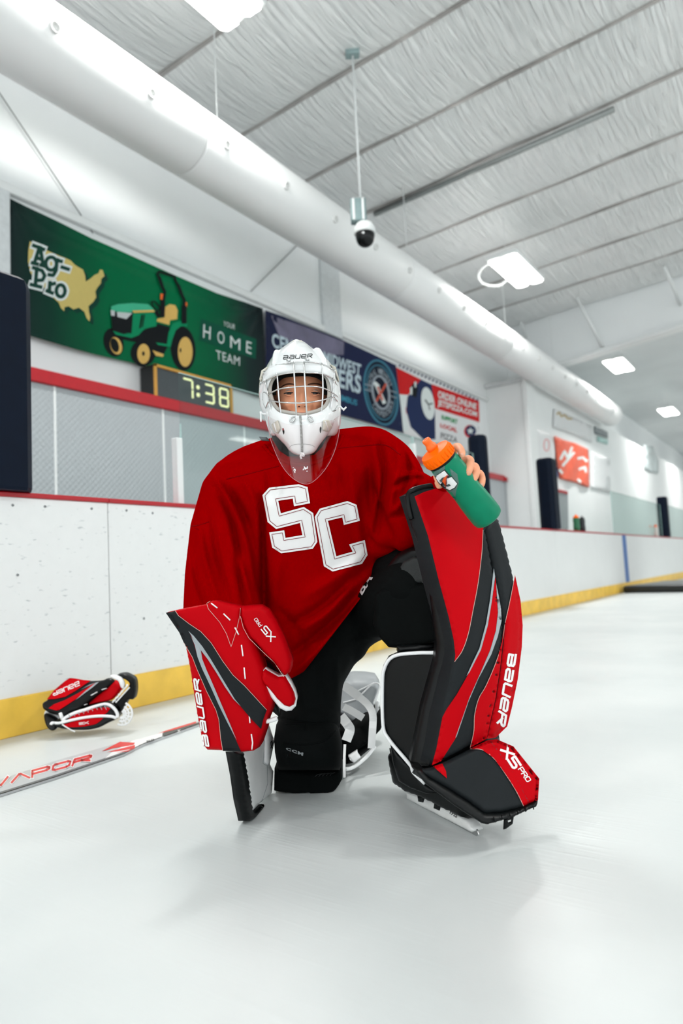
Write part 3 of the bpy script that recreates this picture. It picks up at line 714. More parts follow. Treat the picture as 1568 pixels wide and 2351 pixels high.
# ================================================================== clock
CXf = -5.075
cs = lambda x, y: onx(x, y, CXf)
tlp, trp, brp, blp = [onx(*q, CXf) for q in ((353, 837), (532, 882), (532, 948), (359, 911))]
y0, y1, z0, z1 = tlp[1], trp[1], (blp[2]+brp[2])/2, (tlp[2]+trp[2])/2
clock = thing('score_clock', (CXf-.1, (y0+y1)/2, z0), 'yellow framed digital clock reading 7:38 on the red rail', 'clock')
z0 = 2.275
mk('case', *bevbox(XW+.02, CXf-.01, y0, y1, z0, z1, .008, 1), mat('black_case', (14, 18, 20), .5), clock, smooth=False)
mk('screen', *box(CXf-.012, CXf-.006, y0+.02, y1-.02, z0+.02, z1-.02), mat('dark_screen', (58, 66, 70), .35), clock, smooth=False)
fy = mat('yellow_frame', (206, 152, 58), .4)
for (a, b, c, d_) in ((y0, y1, z1-.028, z1), (y0, y1, z0, z0+.028), (y0, y0+.03, z0, z1), (y1-.03, y1, z0, z1)):
    mk('frame_bar', *bevbox(CXf-.012, CXf+.012, a, b, c, d_, .003, 1), fy, clock, smooth=False)
dig = emit('digit_glow', (224, 224, 168), .85)
H7 = (z1-z0); u0 = y0
def seg(yc, on, w=.105, h=.17):
    zc_ = (2.415+z1)/2-.004; mb = MB(); t = .019; g = .006
    S = {'a': (yc-w/2+g, yc+w/2-g, zc_+h/2-t/2, zc_+h/2+t/2), 'd': (yc-w/2+g, yc+w/2-g, zc_-h/2-t/2, zc_-h/2+t/2), 'g': (yc-w/2+g, yc+w/2-g, zc_-t/2, zc_+t/2),
         'b': (yc+w/2-t/2, yc+w/2+t/2, zc_+g, zc_+h/2-g), 'c': (yc+w/2-t/2, yc+w/2+t/2, zc_-h/2+g, zc_-g), 'f': (yc-w/2-t/2, yc-w/2+t/2, zc_+g, zc_+h/2-g), 'e': (yc-w/2-t/2, yc-w/2+t/2, zc_-h/2+g, zc_-g)}
    for k in on:
        a, b, c, d_ = S[k]; mk('digit_segment', *box(CXf-.006, CXf-.001, a, b, c, d_), dig, clock, smooth=False)
Wc = y1-y0
seg(y0+Wc*.405, 'abc', Wc*.115, (z1-2.415)*.60); seg(y0+Wc*.685, 'abgcd', Wc*.115, (z1-2.415)*.60); seg(y0+Wc*.885, 'abcdefg', Wc*.115, (z1-2.415)*.60)
for dz in (-.04, .04):
    V, Fc = lathe([(.022, 0), (.022, .004)], 14); mk('colon_dot', rot_to(V, (CXf-.006, y0+Wc*.535, (2.415+z1)/2-.004+dz), (1, 0, 0), (0, 1, 0)), Fc, dig, clock)
# ================================================================== padded posts, glass and bottles on the boards
def post_pad(y, label, w=.30, top=2.075, dx=.11):
    a = np.array([(-dx, -w/2+.05), (-dx+.05, -w/2), (dx-.05, -w/2), (dx, -w/2+.05), (dx, w/2-.05), (dx-.05, w/2), (-dx+.05, w/2), (-dx, w/2-.05)])
    rings = []
    for z, s in ((1.079, .97), (1.095, 1), (top-.05, 1), (top-.015, .95), (top, .8)):
        rings.append(np.stack([XB-.045+a[:, 0]*s, y+a[:, 1]*s, np.full(8, z)], 1))
    t = thing('post_pad', (XB-.045, y, 1.079), label, 'pad', 'navy padded posts')
    mk('cover', *loft(rings), navy, t, smooth=False)
    mk('seam', *tube([(XB-.045+dx+.001, y-w/2+.05, z) for z in np.linspace(1.1, top-.06, 6)], .004, 6), navy, t)
    return t
post_pad(1.62, 'big navy padded post at the left edge')
post_pad(9.5, 'navy padded post beside the orange banner')
post_pad(18.4, 'small navy padded post at the far right')
post_pad(7.12, 'navy padded post partly hidden by the fingers', .17, 2.08, .1)
gl = glass('rink_glass', (243, 249, 248), .02)
gle = mat('glass_edge', (176, 204, 200), .2)
def pane(y0, y1, z1, label):
    t = thing('shield_glass', (XB-.06, (y0+y1)/2, 1.079), label, 'glass', 'shield glass panes')
    mk('pane', *box(XB-.066, XB-.054, y0, y1, 1.079, z1-.004), gl, t, smooth=False)
    mk('top_edge', *box(XB-.0662, XB-.0538, y0, y1, z1-.004, z1), gle, t, smooth=False)
    for y in (y0, y1): mk('side_edge', *box(XB-.0662, XB-.0538, y-.002, y+.002, 1.079, 1.56 if y == 2.75 else z1), gle, t, smooth=False)
pane(2.75, 5.6, 1.87, 'clear shield glass behind the shoulders'); pane(5.63, 7.0, 1.87, 'clear shield glass beside the orange bottle cap')
glf = glass('far_rink_glass', (240, 249, 247), .04)
gl = glf
pane(13.2, 18.1, 1.87, 'pale green shield glass left of the far padded post'); pane(18.75, 26, 1.9, 'pale green shield glass at the right edge')
for y, z1, lb in ((2.72, 1.47, 'short white glass post left of the red sleeve'), (5.615, 1.80, 'slim grey glass post above the red shoulder')):
    mk('glass_post', *bevbox(XB-.085, XB-.035, y-.022, y+.022, 1.079, z1, .004, 1), white_metal, label=lb, cat='post', smooth=False)
def board_bottle(y, body, cap, label, h=.235, r=.037):
    bx_ = XB-.06 if y < 13 else XB-.005
    t = thing('water_bottle', (bx_, y, 1.079), label, 'bottle', 'bottles on the boards')
    c = np.array([bx_, y, 1.079])
    V, Fc = lathe([(r*.8, 0), (r, .012), (r, h*.38), (r*.9, h*.48), (r, h*.58), (r, h*.72), (r*.82, h*.79), (r*.8, h*.8)], 20); mk('body', V+c, Fc, body, t)
    V, Fc = lathe([(r*.9, h*.795), (r*.92, h*.80), (r*.92, h*.87), (r*.5, h*.9), (r*.34, h*.92), (r*.30, h*.985), (r*.22, h), (.001, h)], 20); mk('cap', V+c, Fc, cap, t)
board_bottle(10.82, mat('far_bottle_green', (30, 110, 72), .35), mat('orange_plastic', (255, 104, 0), .45, spec=.08), 'green squeeze bottle with orange cap standing on the boards', .26, .05)
board_bottle(11.15, mat('far_bottle_dark', (28, 34, 36), .4), mat('far_cap_dark', (20, 24, 26), .4), 'dark bottle standing on the boards beside the green one', .25, .045)
board_bottle(17.0, mat('far_bottle_clear', (220, 214, 208), .3), MATS['orange_plastic'], 'pale bottle with orange cap by the far padded post', .27, .044)
# ---- far wall pieces on the projecting room
XR = -4.5
e8 = crop(1180, 840, .24745)
rs = lambda x, y: onx(x, y, XR+.03)
def rwave(x, y): return onx(x, y, XR+.05+.02*math.sin(x*.18+y*.05))
def flat_banner(name, poly, m, label, surf=rs, step=10):
    return mk(name, *slab(e8(*poly), surf, (-.012, 0, 0), step), m, label=label, cat='banner')
ob = flat_banner('orange_banner', [(380, 650), (470, 690), (560, 715), (690, 775), (698, 900), (700, 1130), (600, 1090), (430, 1045), (400, 850)], mat('orange_vinyl', (232, 98, 68), .45, var=.12, vscale=4), 'wrinkled orange banner with white lettering', rwave, 6)
mb = MB()
mb.add(*text('Raising', e8((420, 760), (560, 740), (560, 900), (420, 930)), rwave, .006, .03)).add(*text('Cane', e8((575, 830), (690, 880), (690, 1010), (580, 960)), rwave, .006, .03)); 
mb = MB()
for st in ([(430, 870), (470, 790), (500, 860), (540, 750)], [(450, 930), (560, 800)], [(590, 860), (640, 850), (680, 890)], [(600, 960), (660, 940), (670, 990)], [(420, 960), (450, 1000)], [(590, 1050), (620, 1080)]): mb.add(*ribbon(e8(*st), 6, rwave, .008, 4))
mb.build('white_lettering', pwh, ob, smooth=False)
wb = flat_banner('white_banner', [(372, 400), (560, 480), (722, 555), (724, 712), (560, 640), (365, 570)], MATS['banner_white'], 'white banner with gold script under the duct')
mb = MB()
for st in ([(395, 450), (420, 430), (440, 470), (470, 455), (500, 490), (540, 490)],): mb.add(*ribbon(e8(*st), 4, rs, .006, 4))
mb.build('gold_script', ink('gold', (186, 166, 120)), wb, smooth=False)
flat_banner('dark_sign', [(748, 560), (870, 612), (872, 672), (750, 628)], mat('sign_grey', (120, 128, 130), .5), 'small grey sign below the end of the duct')
flat_banner('teal_sign', [(775, 650), (872, 680), (872, 730), (775, 700)], mat('sign_teal', (176, 212, 206), .5), 'small pale teal sign below the grey sign')
w2 = flat_banner('white_emblem_banner', [(175, 560), (350, 640), (355, 1010), (190, 950)], MATS['banner_white'], 'white banner with a faint red emblem by the navy post')
mk('faint_emblem', *ribbon(e8(*ellipse(302, 735, 24, 55, 20, 0, 0, 2*math.pi, False)), 3, rs, .006, 4), ink('pink', (224, 168, 168)), w2, smooth=False)
flat_banner('blue_notice', [(365, 930), (410, 950), (412, 1030), (368, 1015)], mat('notice_blue', (120, 140, 186), .5), 'small blue notice beside the navy post')
flat_banner('pale_banner', [(715, 780), (890, 860), (895, 1180), (715, 1130)], mat('pale_banner', (236, 238, 238), .45), 'pale banner right of the orange banner')
dr = thing('door_1', onx(1300, 1180, XR+.02), kind='structure'); dr['label'] = 'grey service door with a red header'
mk('leaf', *slab(e8((372, 1165), (500, 1190), (505, 1520), (380, 1500)), rs, (-.02, 0, 0), 30), mat('door_grey', (150, 156, 158), .5), dr, smooth=False)
mk('header', *slab(e8((218, 1098), (500, 1165), (500, 1190), (218, 1125)), lambda x, y: onx(x, y, XR+.05), (-.04, 0, 0), 30), red_trim, dr, smooth=False)
fb = flat_banner('far_banner', [(1205, 730), (1290, 745), (1345, 880), (1340, 1000), (1260, 985), (1215, 960)], mat('far_banner_grey', (196, 206, 206), .5, var=.3, vscale=2), 'small grey and teal banner on the distant wall')
yq = 13.1
pt_ = thing('partition', ony(1135, 1200, yq), 'grey partition with a red cap below the projecting room', 'partition')
qs = lambda x, y: ony(x, y, yq)
mk('panel', *slab([(1106, 1088), (1161, 1104), (1166, 1215), (1108, 1215)], qs, (0, .04, 0), 30), mat('partition_grey', (168, 173, 175), .5), pt_, smooth=False)
mk('cap', *slab([(1106, 1080), (1162, 1096), (1162, 1105), (1106, 1089)], lambda x, y: ony(x, y, yq-.03), (0, .08, 0), 30), red_trim, pt_, smooth=False)
mk('sign', *slab([(1113, 1104), (1133, 1108), (1134, 1124), (1114, 1121)], lambda x, y: ony(x, y, yq-.01), (0, .01, 0), 30), mat('sign_navy', (70, 84, 118), .5), pt_, smooth=False)
# ---- black mat on the ice
a = onz(1430, 1362, 0); b = onz(1568, 1360, 0); e = unit((b-a)[:2]); nrm = np.array([-e[1], e[0]])
if nrm[1] < 0: nrm = -nrm
V, Fc = bevbox(0, 5.2, 0, 2.3, 0, .125, .04, 3)
fm_ = thing('crash_mat', (*(a[:2]+e*2.6+nrm*1.1), 0), 'low black mat lying on the ice at the right edge', 'mat')
mk('mat_cover', np.stack([a[0]+e[0]*V[:, 0]+nrm[0]*V[:, 1], a[1]+e[1]*V[:, 0]+nrm[1]*V[:, 1], V[:, 2]], 1), Fc, mat('black_mat_vinyl', (14, 18, 20), .3, var=.2, vscale=3, bump=.1, bscale=8), fm_)
# ================================================================== goalie stick on the ice
s5 = crop(0, 1480, .30612)
st_s = lambda x, y: onz(x, y, .011)
up = [(-150, 1832), (0, 1788), (129, 1744), (257, 1708), (285, 1701), (309, 1699), (335, 1691), (361, 1684), (450, 1656), (560, 1626)]
dn = [(560, 1633), (451, 1664), (373, 1692), (335, 1705), (309, 1717), (285, 1729), (257, 1739), (129, 1782), (0, 1822), (-150, 1872)]
stick = thing('goalie_stick', onz(200, 1750, 0), 'grey goalie stick with red lettering lying on the ice', 'stick')
V, Fc = slab(up+dn, st_s, (0, 0, -.0105), 14, .003, 3)
mk('paddle', V, Fc, mat('stick_grey', (186, 189, 190), .35, var=.04), stick, sharp=40)
bl = [(-150, 1832), (-150, 1872), (-210, 1905), (-420, 1930), (-420, 1870), (-260, 1845)]
mk('blade', *slab(bl, st_s, (0, 0, -.0105), 20, .003, 6), mat('blade_grey', (150, 152, 154), .4), stick, sharp=40)
edge = onz
mb = MB(); 
putp(stick, 'lower_edge_stripe', [[(-150, 1868), (0, 1818), (129, 1778), (257, 1735), (290, 1724), (290, 1728), (257, 1739), (129, 1782), (0, 1822), (-150, 1872)]], mat('stick_dark', (92, 96, 98), .4), st_s, .0012, 12)
wz = MB()
putp(stick, 'white_band', [[(305, 1700), (335, 1692), (361, 1685), (375, 1681), (372, 1691), (335, 1704), (300, 1720), (240, 1742), (255, 1728)]], mat('stick_white', (232, 232, 232), .35), st_s, .0012, 10)
putp(stick, 'dark_shaft_print', [[(372, 1684), (450, 1660), (555, 1629), (556, 1632), (451, 1663), (376, 1690)]], mat('stick_black', (60, 64, 66), .4), st_s, .0018, 10)
redi = mat('stick_red', (214, 44, 40), .35)
mb = MB()
for q in (((760, 800), (900, 728), (1012, 735), (1000, 752), (860, 775)), ((800, 806), (1012, 752), (1010, 778), (880, 800)), ((870, 812), (1008, 780), (960, 800)), ((1180, 668), (1240, 645), (1470, 575), (1472, 588), (1300, 640))):
    mb.add(*sheet(s5(*q), st_s, 8, .0026, grid=False))
mb.build('red_flash_print', redi, stick, smooth=False)
q = s5((-75, 1030), (690, 826), (668, 868), (-60, 1072))
mb = strokes('VAPOR', q, st_s, 7.5, .002, .22); mb.build('lettering_outline', mat('stick_white', (232, 232, 232), .35), stick, smooth=False)
mb = strokes('VAPOR', q, st_s, 4.6, .003, .22); mb.build('lettering', redi, stick, smooth=False)
mb = MB().add(*text('BAUER', s5((1100, 718), (1158, 704), (1157, 722), (1100, 736)), st_s, .003, .02)); mb.build('shaft_lettering', ink('black', (22, 26, 28)), stick, smooth=False)
mb = MB().add(*text('X', s5((1330, 640), (1356, 634), (1354, 656), (1330, 662)), st_s, .004, .02)); mb.build('shaft_mark', mat('stick_white', (232, 232, 232), .35), stick, smooth=False)
# ================================================================== the goalie
jersey_m = mat('red_jersey_knit', (142, 0, 2), 1.0, var=.05, vscale=14, bump=.25, bscale=420, spec=.0)
red_l = mat('red_leather', (182, 0, 12), .5, var=.05, vscale=9, bump=.1, bscale=160, spec=.05)
dgrey = mat('charcoal_leather', (27, 31, 33), .5, var=.08, vscale=12, bump=.12, bscale=160, spec=.12)
blackl = mat('black_leather', (5, 8, 9), .38, var=.15, vscale=12, bump=.1, bscale=120, spec=.22)
blackf = mat('black_nylon', (3, 6, 6), .8, var=.15, vscale=14, bump=.15, bscale=300, spec=.1)
whitel = mat('white_leather', (238, 240, 240), .5, var=.03, vscale=10)
greyl = mat('grey_leather', (150, 158, 162), .45, var=.04)
silver = mat('silver_nylon', (158, 163, 166), .5, var=.06, vscale=20)
thread = mat('pale_thread', (206, 170, 160), .6, var=.1)
skin = mat('skin', (230, 160, 124), .55, var=.07, vscale=30, bump=.08, bscale=220, spec=.22)
def ring(cx, cy, hx, hy, t, dh, n=28, p=2.3):
    a = np.arange(n)*2*np.pi/n; c = np.sign(np.cos(a))*np.abs(np.cos(a))**(2/p); s = np.sign(np.sin(a))*np.abs(np.sin(a))**(2/p)
    return np.array([P(cx+hx*u, cy+hy*u, t-dh*v) for u, v in zip(c, s)])
def rlo(rows, n=28, p=2.3): return loft([ring(*r, n=n, p=p) for r in rows])
def ball(c, r, n=14):
    a = np.linspace(0, np.pi, n//2+1); rg = [np.stack([r*math.sin(t)*np.cos(b), r*math.sin(t)*np.sin(b), np.full(n, r*math.cos(t))], 1) for t in a[1:-1] for b in [np.arange(n)*2*np.pi/n]]
    V, Fc = loft(rg); return V+np.asarray(c), Fc
def chain(mb, pts, k=8):
    """balls along a path; pts: (x, y, t, radius in px at that t)"""
    q = catmull(np.array(pts, float), k)
    for x, y, t, r in q: mb.add(*ball(P(x, y, t), r*t/F))
    return mb
def bump_fold(V, folds):
    """raise cloth towards the viewer along polylines: (points, amplitude m, width px)"""
    V = np.array(V); pr = projv(V)
    for pts, amp, w in folds:
        q = catmull(np.array(pts, float), 5); d = np.full(len(V), 1e9); s = np.zeros(len(V)); n = len(q)
        for i in range(n-1):
            a, b = q[i], q[i+1]; v = b-a; L = v @ v; u = np.clip(((pr[:, :2]-a) @ v)/L, 0, 1)
            dd = np.linalg.norm(pr[:, :2]-(a+u[:, None]*v), axis=1); m = dd < d; d[m] = dd[m]; s[m] = ((i+u)/(n-1))[m]
        k = amp*np.exp(-(d/w)**2)*np.sin(np.pi*np.clip(s*.96+.02, 0, 1))**.5
        dr = CAM-V; V = V+dr/np.linalg.norm(dr, axis=1)[:, None]*k[:, None]
    return V
def inset(poly, d):
    p = np.asarray(poly, float); n = len(p); out = []
    ar = 0.5*sum(p[i][0]*p[(i+1) % n][1]-p[(i+1) % n][0]*p[i][1] for i in range(n)); sg = 1 if ar > 0 else -1
    for i in range(n):
        e0, e1 = unit(p[i]-p[i-1]), unit(p[(i+1) % n]-p[i]); n0 = np.array([-e0[1], e0[0]])*sg; n1 = np.array([-e1[1], e1[0]])*sg
        b = n0+n1; out.append(p[i]+b*d/max(.35, 1+n0 @ n1))
    return np.array(out)
base = onz(800, 1800, 0)
person = thing('person', (base[0], base[1], 0), 'kneeling goalie in red jersey and white caged helmet holding a green bottle', 'person')
# ------------------------------------------------------------------ body (one mesh)
HC_ = (690, 905); HT = 2.035
mb = MB()
mb.add(*rlo([(690, 822, 26, 0, 2.04, .05), (690, 835, 46, 0, 2.04, .085), (690, 865, 60, 0, 2.04, .108), (690, 905, 62, 0, 2.035, .112), (691, 940, 57, 0, 2.03, .11), (692, 968, 48, 0, 2.02, .10), (693, 990, 36, 0, 2.0, .075), (693, 1000, 22, 0, 1.99, .05)], 26, 2.1))
chain(mb, [(692, 960, 2.06, 42), (695, 1010, 2.1, 42), (700, 1060, 2.13, 70)], 5)
mb.add(*rlo([(697, 1020, 60, -6, 2.12, .06), (697, 1070, 110, -15, 2.13, .07), (700, 1150, 125, -15, 2.13, .09), (712, 1260, 110, -15, 2.15, .09), (735, 1390, 105, -20, 2.17, .10), (750, 1450, 90, -15, 2.18, .09), (752, 1485, 50, -10, 2.18, .06)]))
chain(mb, [(605, 1085, 2.12, 32), (545, 1150, 2.08, 36), (515, 1270, 2.04, 32), (520, 1380, 1.95, 28), (545, 1470, 1.87, 24), (560, 1540, 1.84, 26)], 6)      # right arm into the blocker
chain(mb, [(800, 1050, 2.12, 40), (870, 1090, 2.03, 34), (925, 1160, 1.93, 30), (970, 1150, 1.86, 27), (1012, 1108, 1.79, 24), (1032, 1086, 1.74, 22)], 6)       # left arm up to the bottle
chain(mb, [(735, 1450, 2.17, 60), (715, 1560, 2.1, 55), (712, 1690, 2.06, 42), (740, 1720, 2.2, 36), (790, 1700, 2.42, 30), (830, 1660, 2.6, 28)], 7)        # right leg, shin back along the ice
chain(mb, [(775, 1430, 2.17, 60), (870, 1385, 2.06, 46), (950, 1345, 1.97, 36), (955, 1480, 1.95, 34), (965, 1640, 1.90, 26), (985, 1770, 1.83, 26)], 7)      # left leg
# hand: palm behind the bottle, four fingers over its right side, thumb on the left
chain(mb, [(1030, 1085, 1.735, 20), (1046, 1075, 1.712, 23), (1066, 1078, 1.702, 23)], 5)
f2 = crop(880, 960, .24235)
def finger(pts, r0, r1):
    q = catmull(np.array(pts, float), 8); n = len(q)
    for i, (x, y, t) in enumerate(q):
        px = f2((x, y))[0]; r = (r0+(r1-r0)*i/(n-1))*(1-.12*(i == n-1)); mb.add(*ball(P(px[0], px[1], t), r))
finger([(650, 420, 1.70), (668, 300, 1.685), (705, 270, 1.655), (738, 308, 1.618), (746, 350, 1.600)], .0112, .0092)
finger([(720, 480, 1.705), (780, 400, 1.675), (818, 400, 1.645), (818, 455, 1.615), (796, 520, 1.597)], .0122, .0104)
finger([(790, 540, 1.71), (850, 460, 1.685), (876, 480, 1.655), (872, 535, 1.628), (838, 602, 1.610)], .0118, .0100)
finger([(840, 580, 1.715), (900, 520, 1.695), (930, 550, 1.668), (936, 595, 1.645), (924, 642, 1.632)], .0104, .0088)
finger([(640, 520, 1.71), (570, 570, 1.69), (524, 605, 1.665), (532, 642, 1.645)], .0118, .0096)
V, Fc = mb.arr()
V, Fc = remesh(V, Fc, .0042, 3)
# face: sculpted with soft features (photo pixels), then nostrils and eye hollows
pr = projv(V); front = (pr[:, 2] < 2.035) & (pr[:, 1] < 1000) & (pr[:, 1] > 830) & (np.abs(pr[:, 0]-690) < 70)
def g(x, y, sx, sy): return np.exp(-((pr[:, 0]-x)/sx)**2-((pr[:, 1]-y)/sy)**2)
h = (.013*g(694, 926, 8.5, 11)+.010*g(692.5, 908, 5.5, 15)+.0055*g(682, 930, 5.5, 5)+.0055*g(707, 930, 5.5, 5)      # nose
     - .007*g(665, 902, 14, 9)-.007*g(722, 902, 14, 9)+.005*g(664, 884, 20, 6)+.005*g(722, 884, 20, 6)            # eyes, brows
     + .013*g(655, 928, 14, 10)+.013*g(734, 927, 14, 10)                                                          # cheeks pushed up by the smile
     - .008*g(670, 940, 4, 10)-.008*g(719, 939, 4, 10)+.006*g(694, 950, 18, 6)-.003*g(694, 957, 20, 2.5)+.005*g(694, 963, 14, 4)+.006*g(693, 980, 14, 9))
h = np.where(front, h, 0); dr = CAM-V; V = V+dr/np.linalg.norm(dr, axis=1)[:, None]*h[:, None]
body = mk('body', V, Fc, skin, person, label='tanned smiling face and bare left hand')
bs = bvh_surf([(V, Fc)])
for ex, ey in ((664.5, 903.5), (722, 903)):
    c = bs(ex, ey); r = .0125; d = unit(CAM-c)
    ec = c-d*(r*.55)
    Ve, Fe = ball(ec, r, 18); eye = mk('eyeball', Ve, Fe, mat('eye_white', (176, 160, 150), .3, spec=.2), body)
    es = bvh_surf([(Ve, Fe)], lambda x, y: c)
    mk('iris', *sheet(ellipse(ex+.6, ey-.2, 6.6, 5.4, 18), es, 2, .0006), mat('dark_iris', (34, 22, 18), .15), eye)
    # lids: fleshy arcs that narrow the eye
    for sy, up_, nm in ((-1, 1, 'upper_lid'), (1, -1, 'lower_lid')):
        a = np.linspace(-1, 1, 11)
        pts = [P(ex+12.5*u, ey+(-4.9*(1-u*u) if sy < 0 else 3.9*(1-u*u))+.6, 1) for u in a]
        pts = [CAM+unit(p-CAM)*(np.linalg.norm(c-CAM)-.0065+.006*u*u) for p, u in zip(pts, a)]
        mk(nm, *tube(pts, [.0014+.0014*(1-abs(u)) for u in a], 8), skin, body)
    a = np.linspace(-1, 1, 11)
    mk('eyelashes', *ribbon([(ex+13*u, ey-3.2*(1-u*u)+.4) for u in a], 2.2, lambda x, y: P(x, y, 1)*0+CAM+unit(ray(x, y))*(np.linalg.norm(c-CAM)-.0095+.006*((x-ex)/13)**2), 0, 2), mat('lash', (28, 20, 18), .7), body)
hair = mat('dark_hair', (84, 54, 42), .7, var=.3, vscale=60, spec=.1)
for pts, w in (([(642, 892), (652, 884.5), (664, 881.5), (678, 883)], [1.5, 3.2, 3.8, 2.2]), ([(706, 883), (718, 881), (732, 882), (744, 888)], [2.2, 3.8, 3.2, 1.5])):
    q = resample(catmull(pts, 5), 2, False); ww = np.interp(np.linspace(0, 1, len(q)), np.linspace(0, 1, 4), w)
    L_, R_ = ribbon_poly(q, ww); pl = np.vstack([L_, R_[::-1]]); mk('eyebrow', *sheet(pl, bs, 3, .0012, grid=False), hair, body)
mk('lips', *sheet(cround([(662, 941), (676, 945), (694, 947), (712, 945), (728, 940), (714, 953), (694, 957), (674, 954)], 3), bs, 3, .0015), mat('lip', (160, 88, 78), .4), body)
mk('teeth', *sheet(cround([(668, 944), (694, 948.5), (722, 943), (710, 950), (694, 953), (678, 951)], 3), bs, 3, .0026), mat('tooth', (226, 220, 208), .3), body)
for nx_ in (686.5, 701.5): mk('nostril', *sheet(ellipse(nx_, 933.5, 2.6, 1.6, 10), bs, 2, .0008, grid=False), mat('nostril', (70, 34, 28), .7), body)
# finger nails
nailm = mat('nail', (222, 168, 148), .25)
for (x, y, rx, ry, rt_) in ((744, 352, 16, 21, .15), (802, 522, 17, 23, .35), (845, 600, 16, 22, .3), (929, 636, 14, 19, .25), (538, 648, 8, 14, -.3)):
    mk('fingernail', *sheet(f2(*ellipse(x, y, rx, ry, 14, rt_)), bs, 2, .0006, grid=False), nailm, body)
# ------------------------------------------------------------------ jersey
mb = MB()
mb.add(*rlo([(760, 1462, 116, -150, 2.10, .12), (738, 1400, 142, -108, 2.10, .15), (722, 1320, 150, -55, 2.10, .155), (708, 1230, 155, -30, 2.08, .155), (700, 1150, 165, -25, 2.06, .15), (697, 1095, 192, -25, 2.05, .135), (697, 1050, 188, -30, 2.05, .11), (697, 1020, 140, -24, 2.07, .09), (695, 995, 74, -10, 2.08, .075)], 32))
mb.add(*rlo([(600, 1030, 38, -8, 2.09, .05), (562, 1058, 64, -4, 2.08, .095), (535, 1112, 70, 6, 2.08, .10), (515, 1210, 78, 6, 2.06, .10), (508, 1320, 84, 3, 2.02, .10), (512, 1400, 92, 0, 1.965, .095), (515, 1440, 88, 0, 1.94, .085)], 28))
chain(mb, [(790, 1040, 2.07, 58), (848, 1042, 2.05, 64), (895, 1070, 2.0, 62), (925, 1120, 1.95, 58), (935, 1170, 1.92, 52), (940, 1215, 1.92, 40), (930, 1240, 1.95, 30)], 7)
chain(mb, [(915, 1130, 1.94, 50), (950, 1120, 1.89, 42), (985, 1126, 1.84, 31), (1003, 1116, 1.805, 27), (1012, 1110, 1.785, 25)], 7)
chain(mb, [(830, 1100, 2.06, 60), (860, 1170, 2.02, 50), (890, 1220, 1.98, 40)], 6)
chain(mb, [(820, 1200, 2.06, 50), (850, 1245, 2.04, 40), (890, 1250, 2.0, 26)], 5)
chain(mb, [(618, 1052, 2.09, 46), (570, 1068, 2.09, 44), (530, 1092, 2.09, 42), (508, 1130, 2.085, 40)], 7)
V, Fc = mb.arr(); V, Fc = remesh(V, Fc, .0075, 6)
rng = np.random.RandomState(3)
folds = [  # red cloth: creases (negative) and ridges (positive)
    ([(598, 1140), (604, 1230), (606, 1320), (606, 1400)], -.040, 8), ([(480, 1085), (520, 1140), (562, 1230), (585, 1340)], .020, 8), ([(500, 1120), (535, 1200), (548, 1300), (562, 1395)], -.024, 7),
    ([(455, 1200), (472, 1290), (505, 1390)], .018, 8), ([(440, 1240), (452, 1330), (480, 1400)], -.016, 7), ([(530, 1240), (562, 1330), (580, 1395)], .018, 7), ([(485, 1180), (500, 1280), (530, 1390)], -.014, 7), ([(515, 1110), (550, 1160), (575, 1210)], -.016, 6), ([(560, 1100), (588, 1160), (596, 1230)], .014, 7),
    ([(868, 1015), (884, 1090), (874, 1160), (862, 1235)], -.034, 8), ([(905, 1008), (918, 1060), (903, 1120), (892, 1195)], .022, 8), ([(928, 1035), (938, 1080), (926, 1140)], -.024, 6), ([(950, 1055), (957, 1090), (940, 1135)], .018, 6), ([(890, 1125), (930, 1102), (975, 1098)], -.022, 6), ([(900, 1185), (925, 1150), (955, 1135)], .018, 7), ([(880, 1200), (910, 1180), (950, 1170)], -.016, 6),
    ([(866, 1330), (805, 1415), (735, 1490), (668, 1550)], .028, 10), ([(845, 1335), (785, 1405), (718, 1465), (662, 1505)], -.026, 9), ([(815, 1330), (760, 1400), (690, 1450)], .020, 10), ([(850, 1300), (790, 1350), (720, 1405), (650, 1440)], -.020, 10), ([(840, 1270), (780, 1320), (700, 1370)], .014, 12), ([(700, 1490), (680, 1440), (640, 1400)], -.014, 8),
    ([(640, 1280), (632, 1340), (628, 1400)], .010, 14), ([(806, 1070), (818, 1170), (834, 1260)], .014, 12), ([(848, 1070), (854, 1190)], -.016, 8), ([(775, 1065), (780, 1130)], -.010, 7), ([(752, 1062), (755, 1120)], .008, 7), ([(615, 1080), (620, 1150)], -.010, 8), ([(640, 1085), (645, 1130)], .008, 7), ([(520, 1065), (600, 1052)], .006, 10), ([(760, 1010), (830, 1000), (890, 1020)], .005, 10)]
V = bump_fold(V, [(p, a*1.35, w) for p, a, w in folds])
JV, JF = V, Fc
jersey = mk('jersey', V, Fc, jersey_m, person, label='baggy red practice jersey with white letters')
js = bvh_surf([(V, Fc)])
c7 = crop(400, 960, .35714)
S_ = c7((567, 495), (610, 447), (800, 425), (857, 443), (873, 547), (770, 567), (762, 517), (668, 531), (685, 612), (833, 571), (893, 610), (920, 795), (890, 840), (687, 869), (630, 832), (610, 735), (707, 721), (715, 770), (824, 752), (808, 674), (655, 713), (600, 668))
C_ = c7((903, 635), (935, 582), (1113, 533), (1173, 557), (1193, 660), (1090, 687), (1080, 638), (988, 660), (1042, 888), (1147, 858), (1124, 812), (1225, 784), (1243, 880), (1207, 937), (1018, 986), (962, 952))
print_w = mat('white_crest_print', (232, 233, 232), .6, var=.02)
dred = mat('dark_red_line', (120, 4, 20), .7)
for nm, q in (('letter_s', S_), ('letter_c', C_)):
    o = mk(nm, *sheet(q, js, 6, .003), print_w, jersey)
    os_ = bvh_surf([oarr(o)], js)
    ii = inset(q, 5.2); mk('letter_outline', *ribbon(np.vstack([ii, ii[:1]]), 1.3, os_, .0014, 4), dred, jersey)
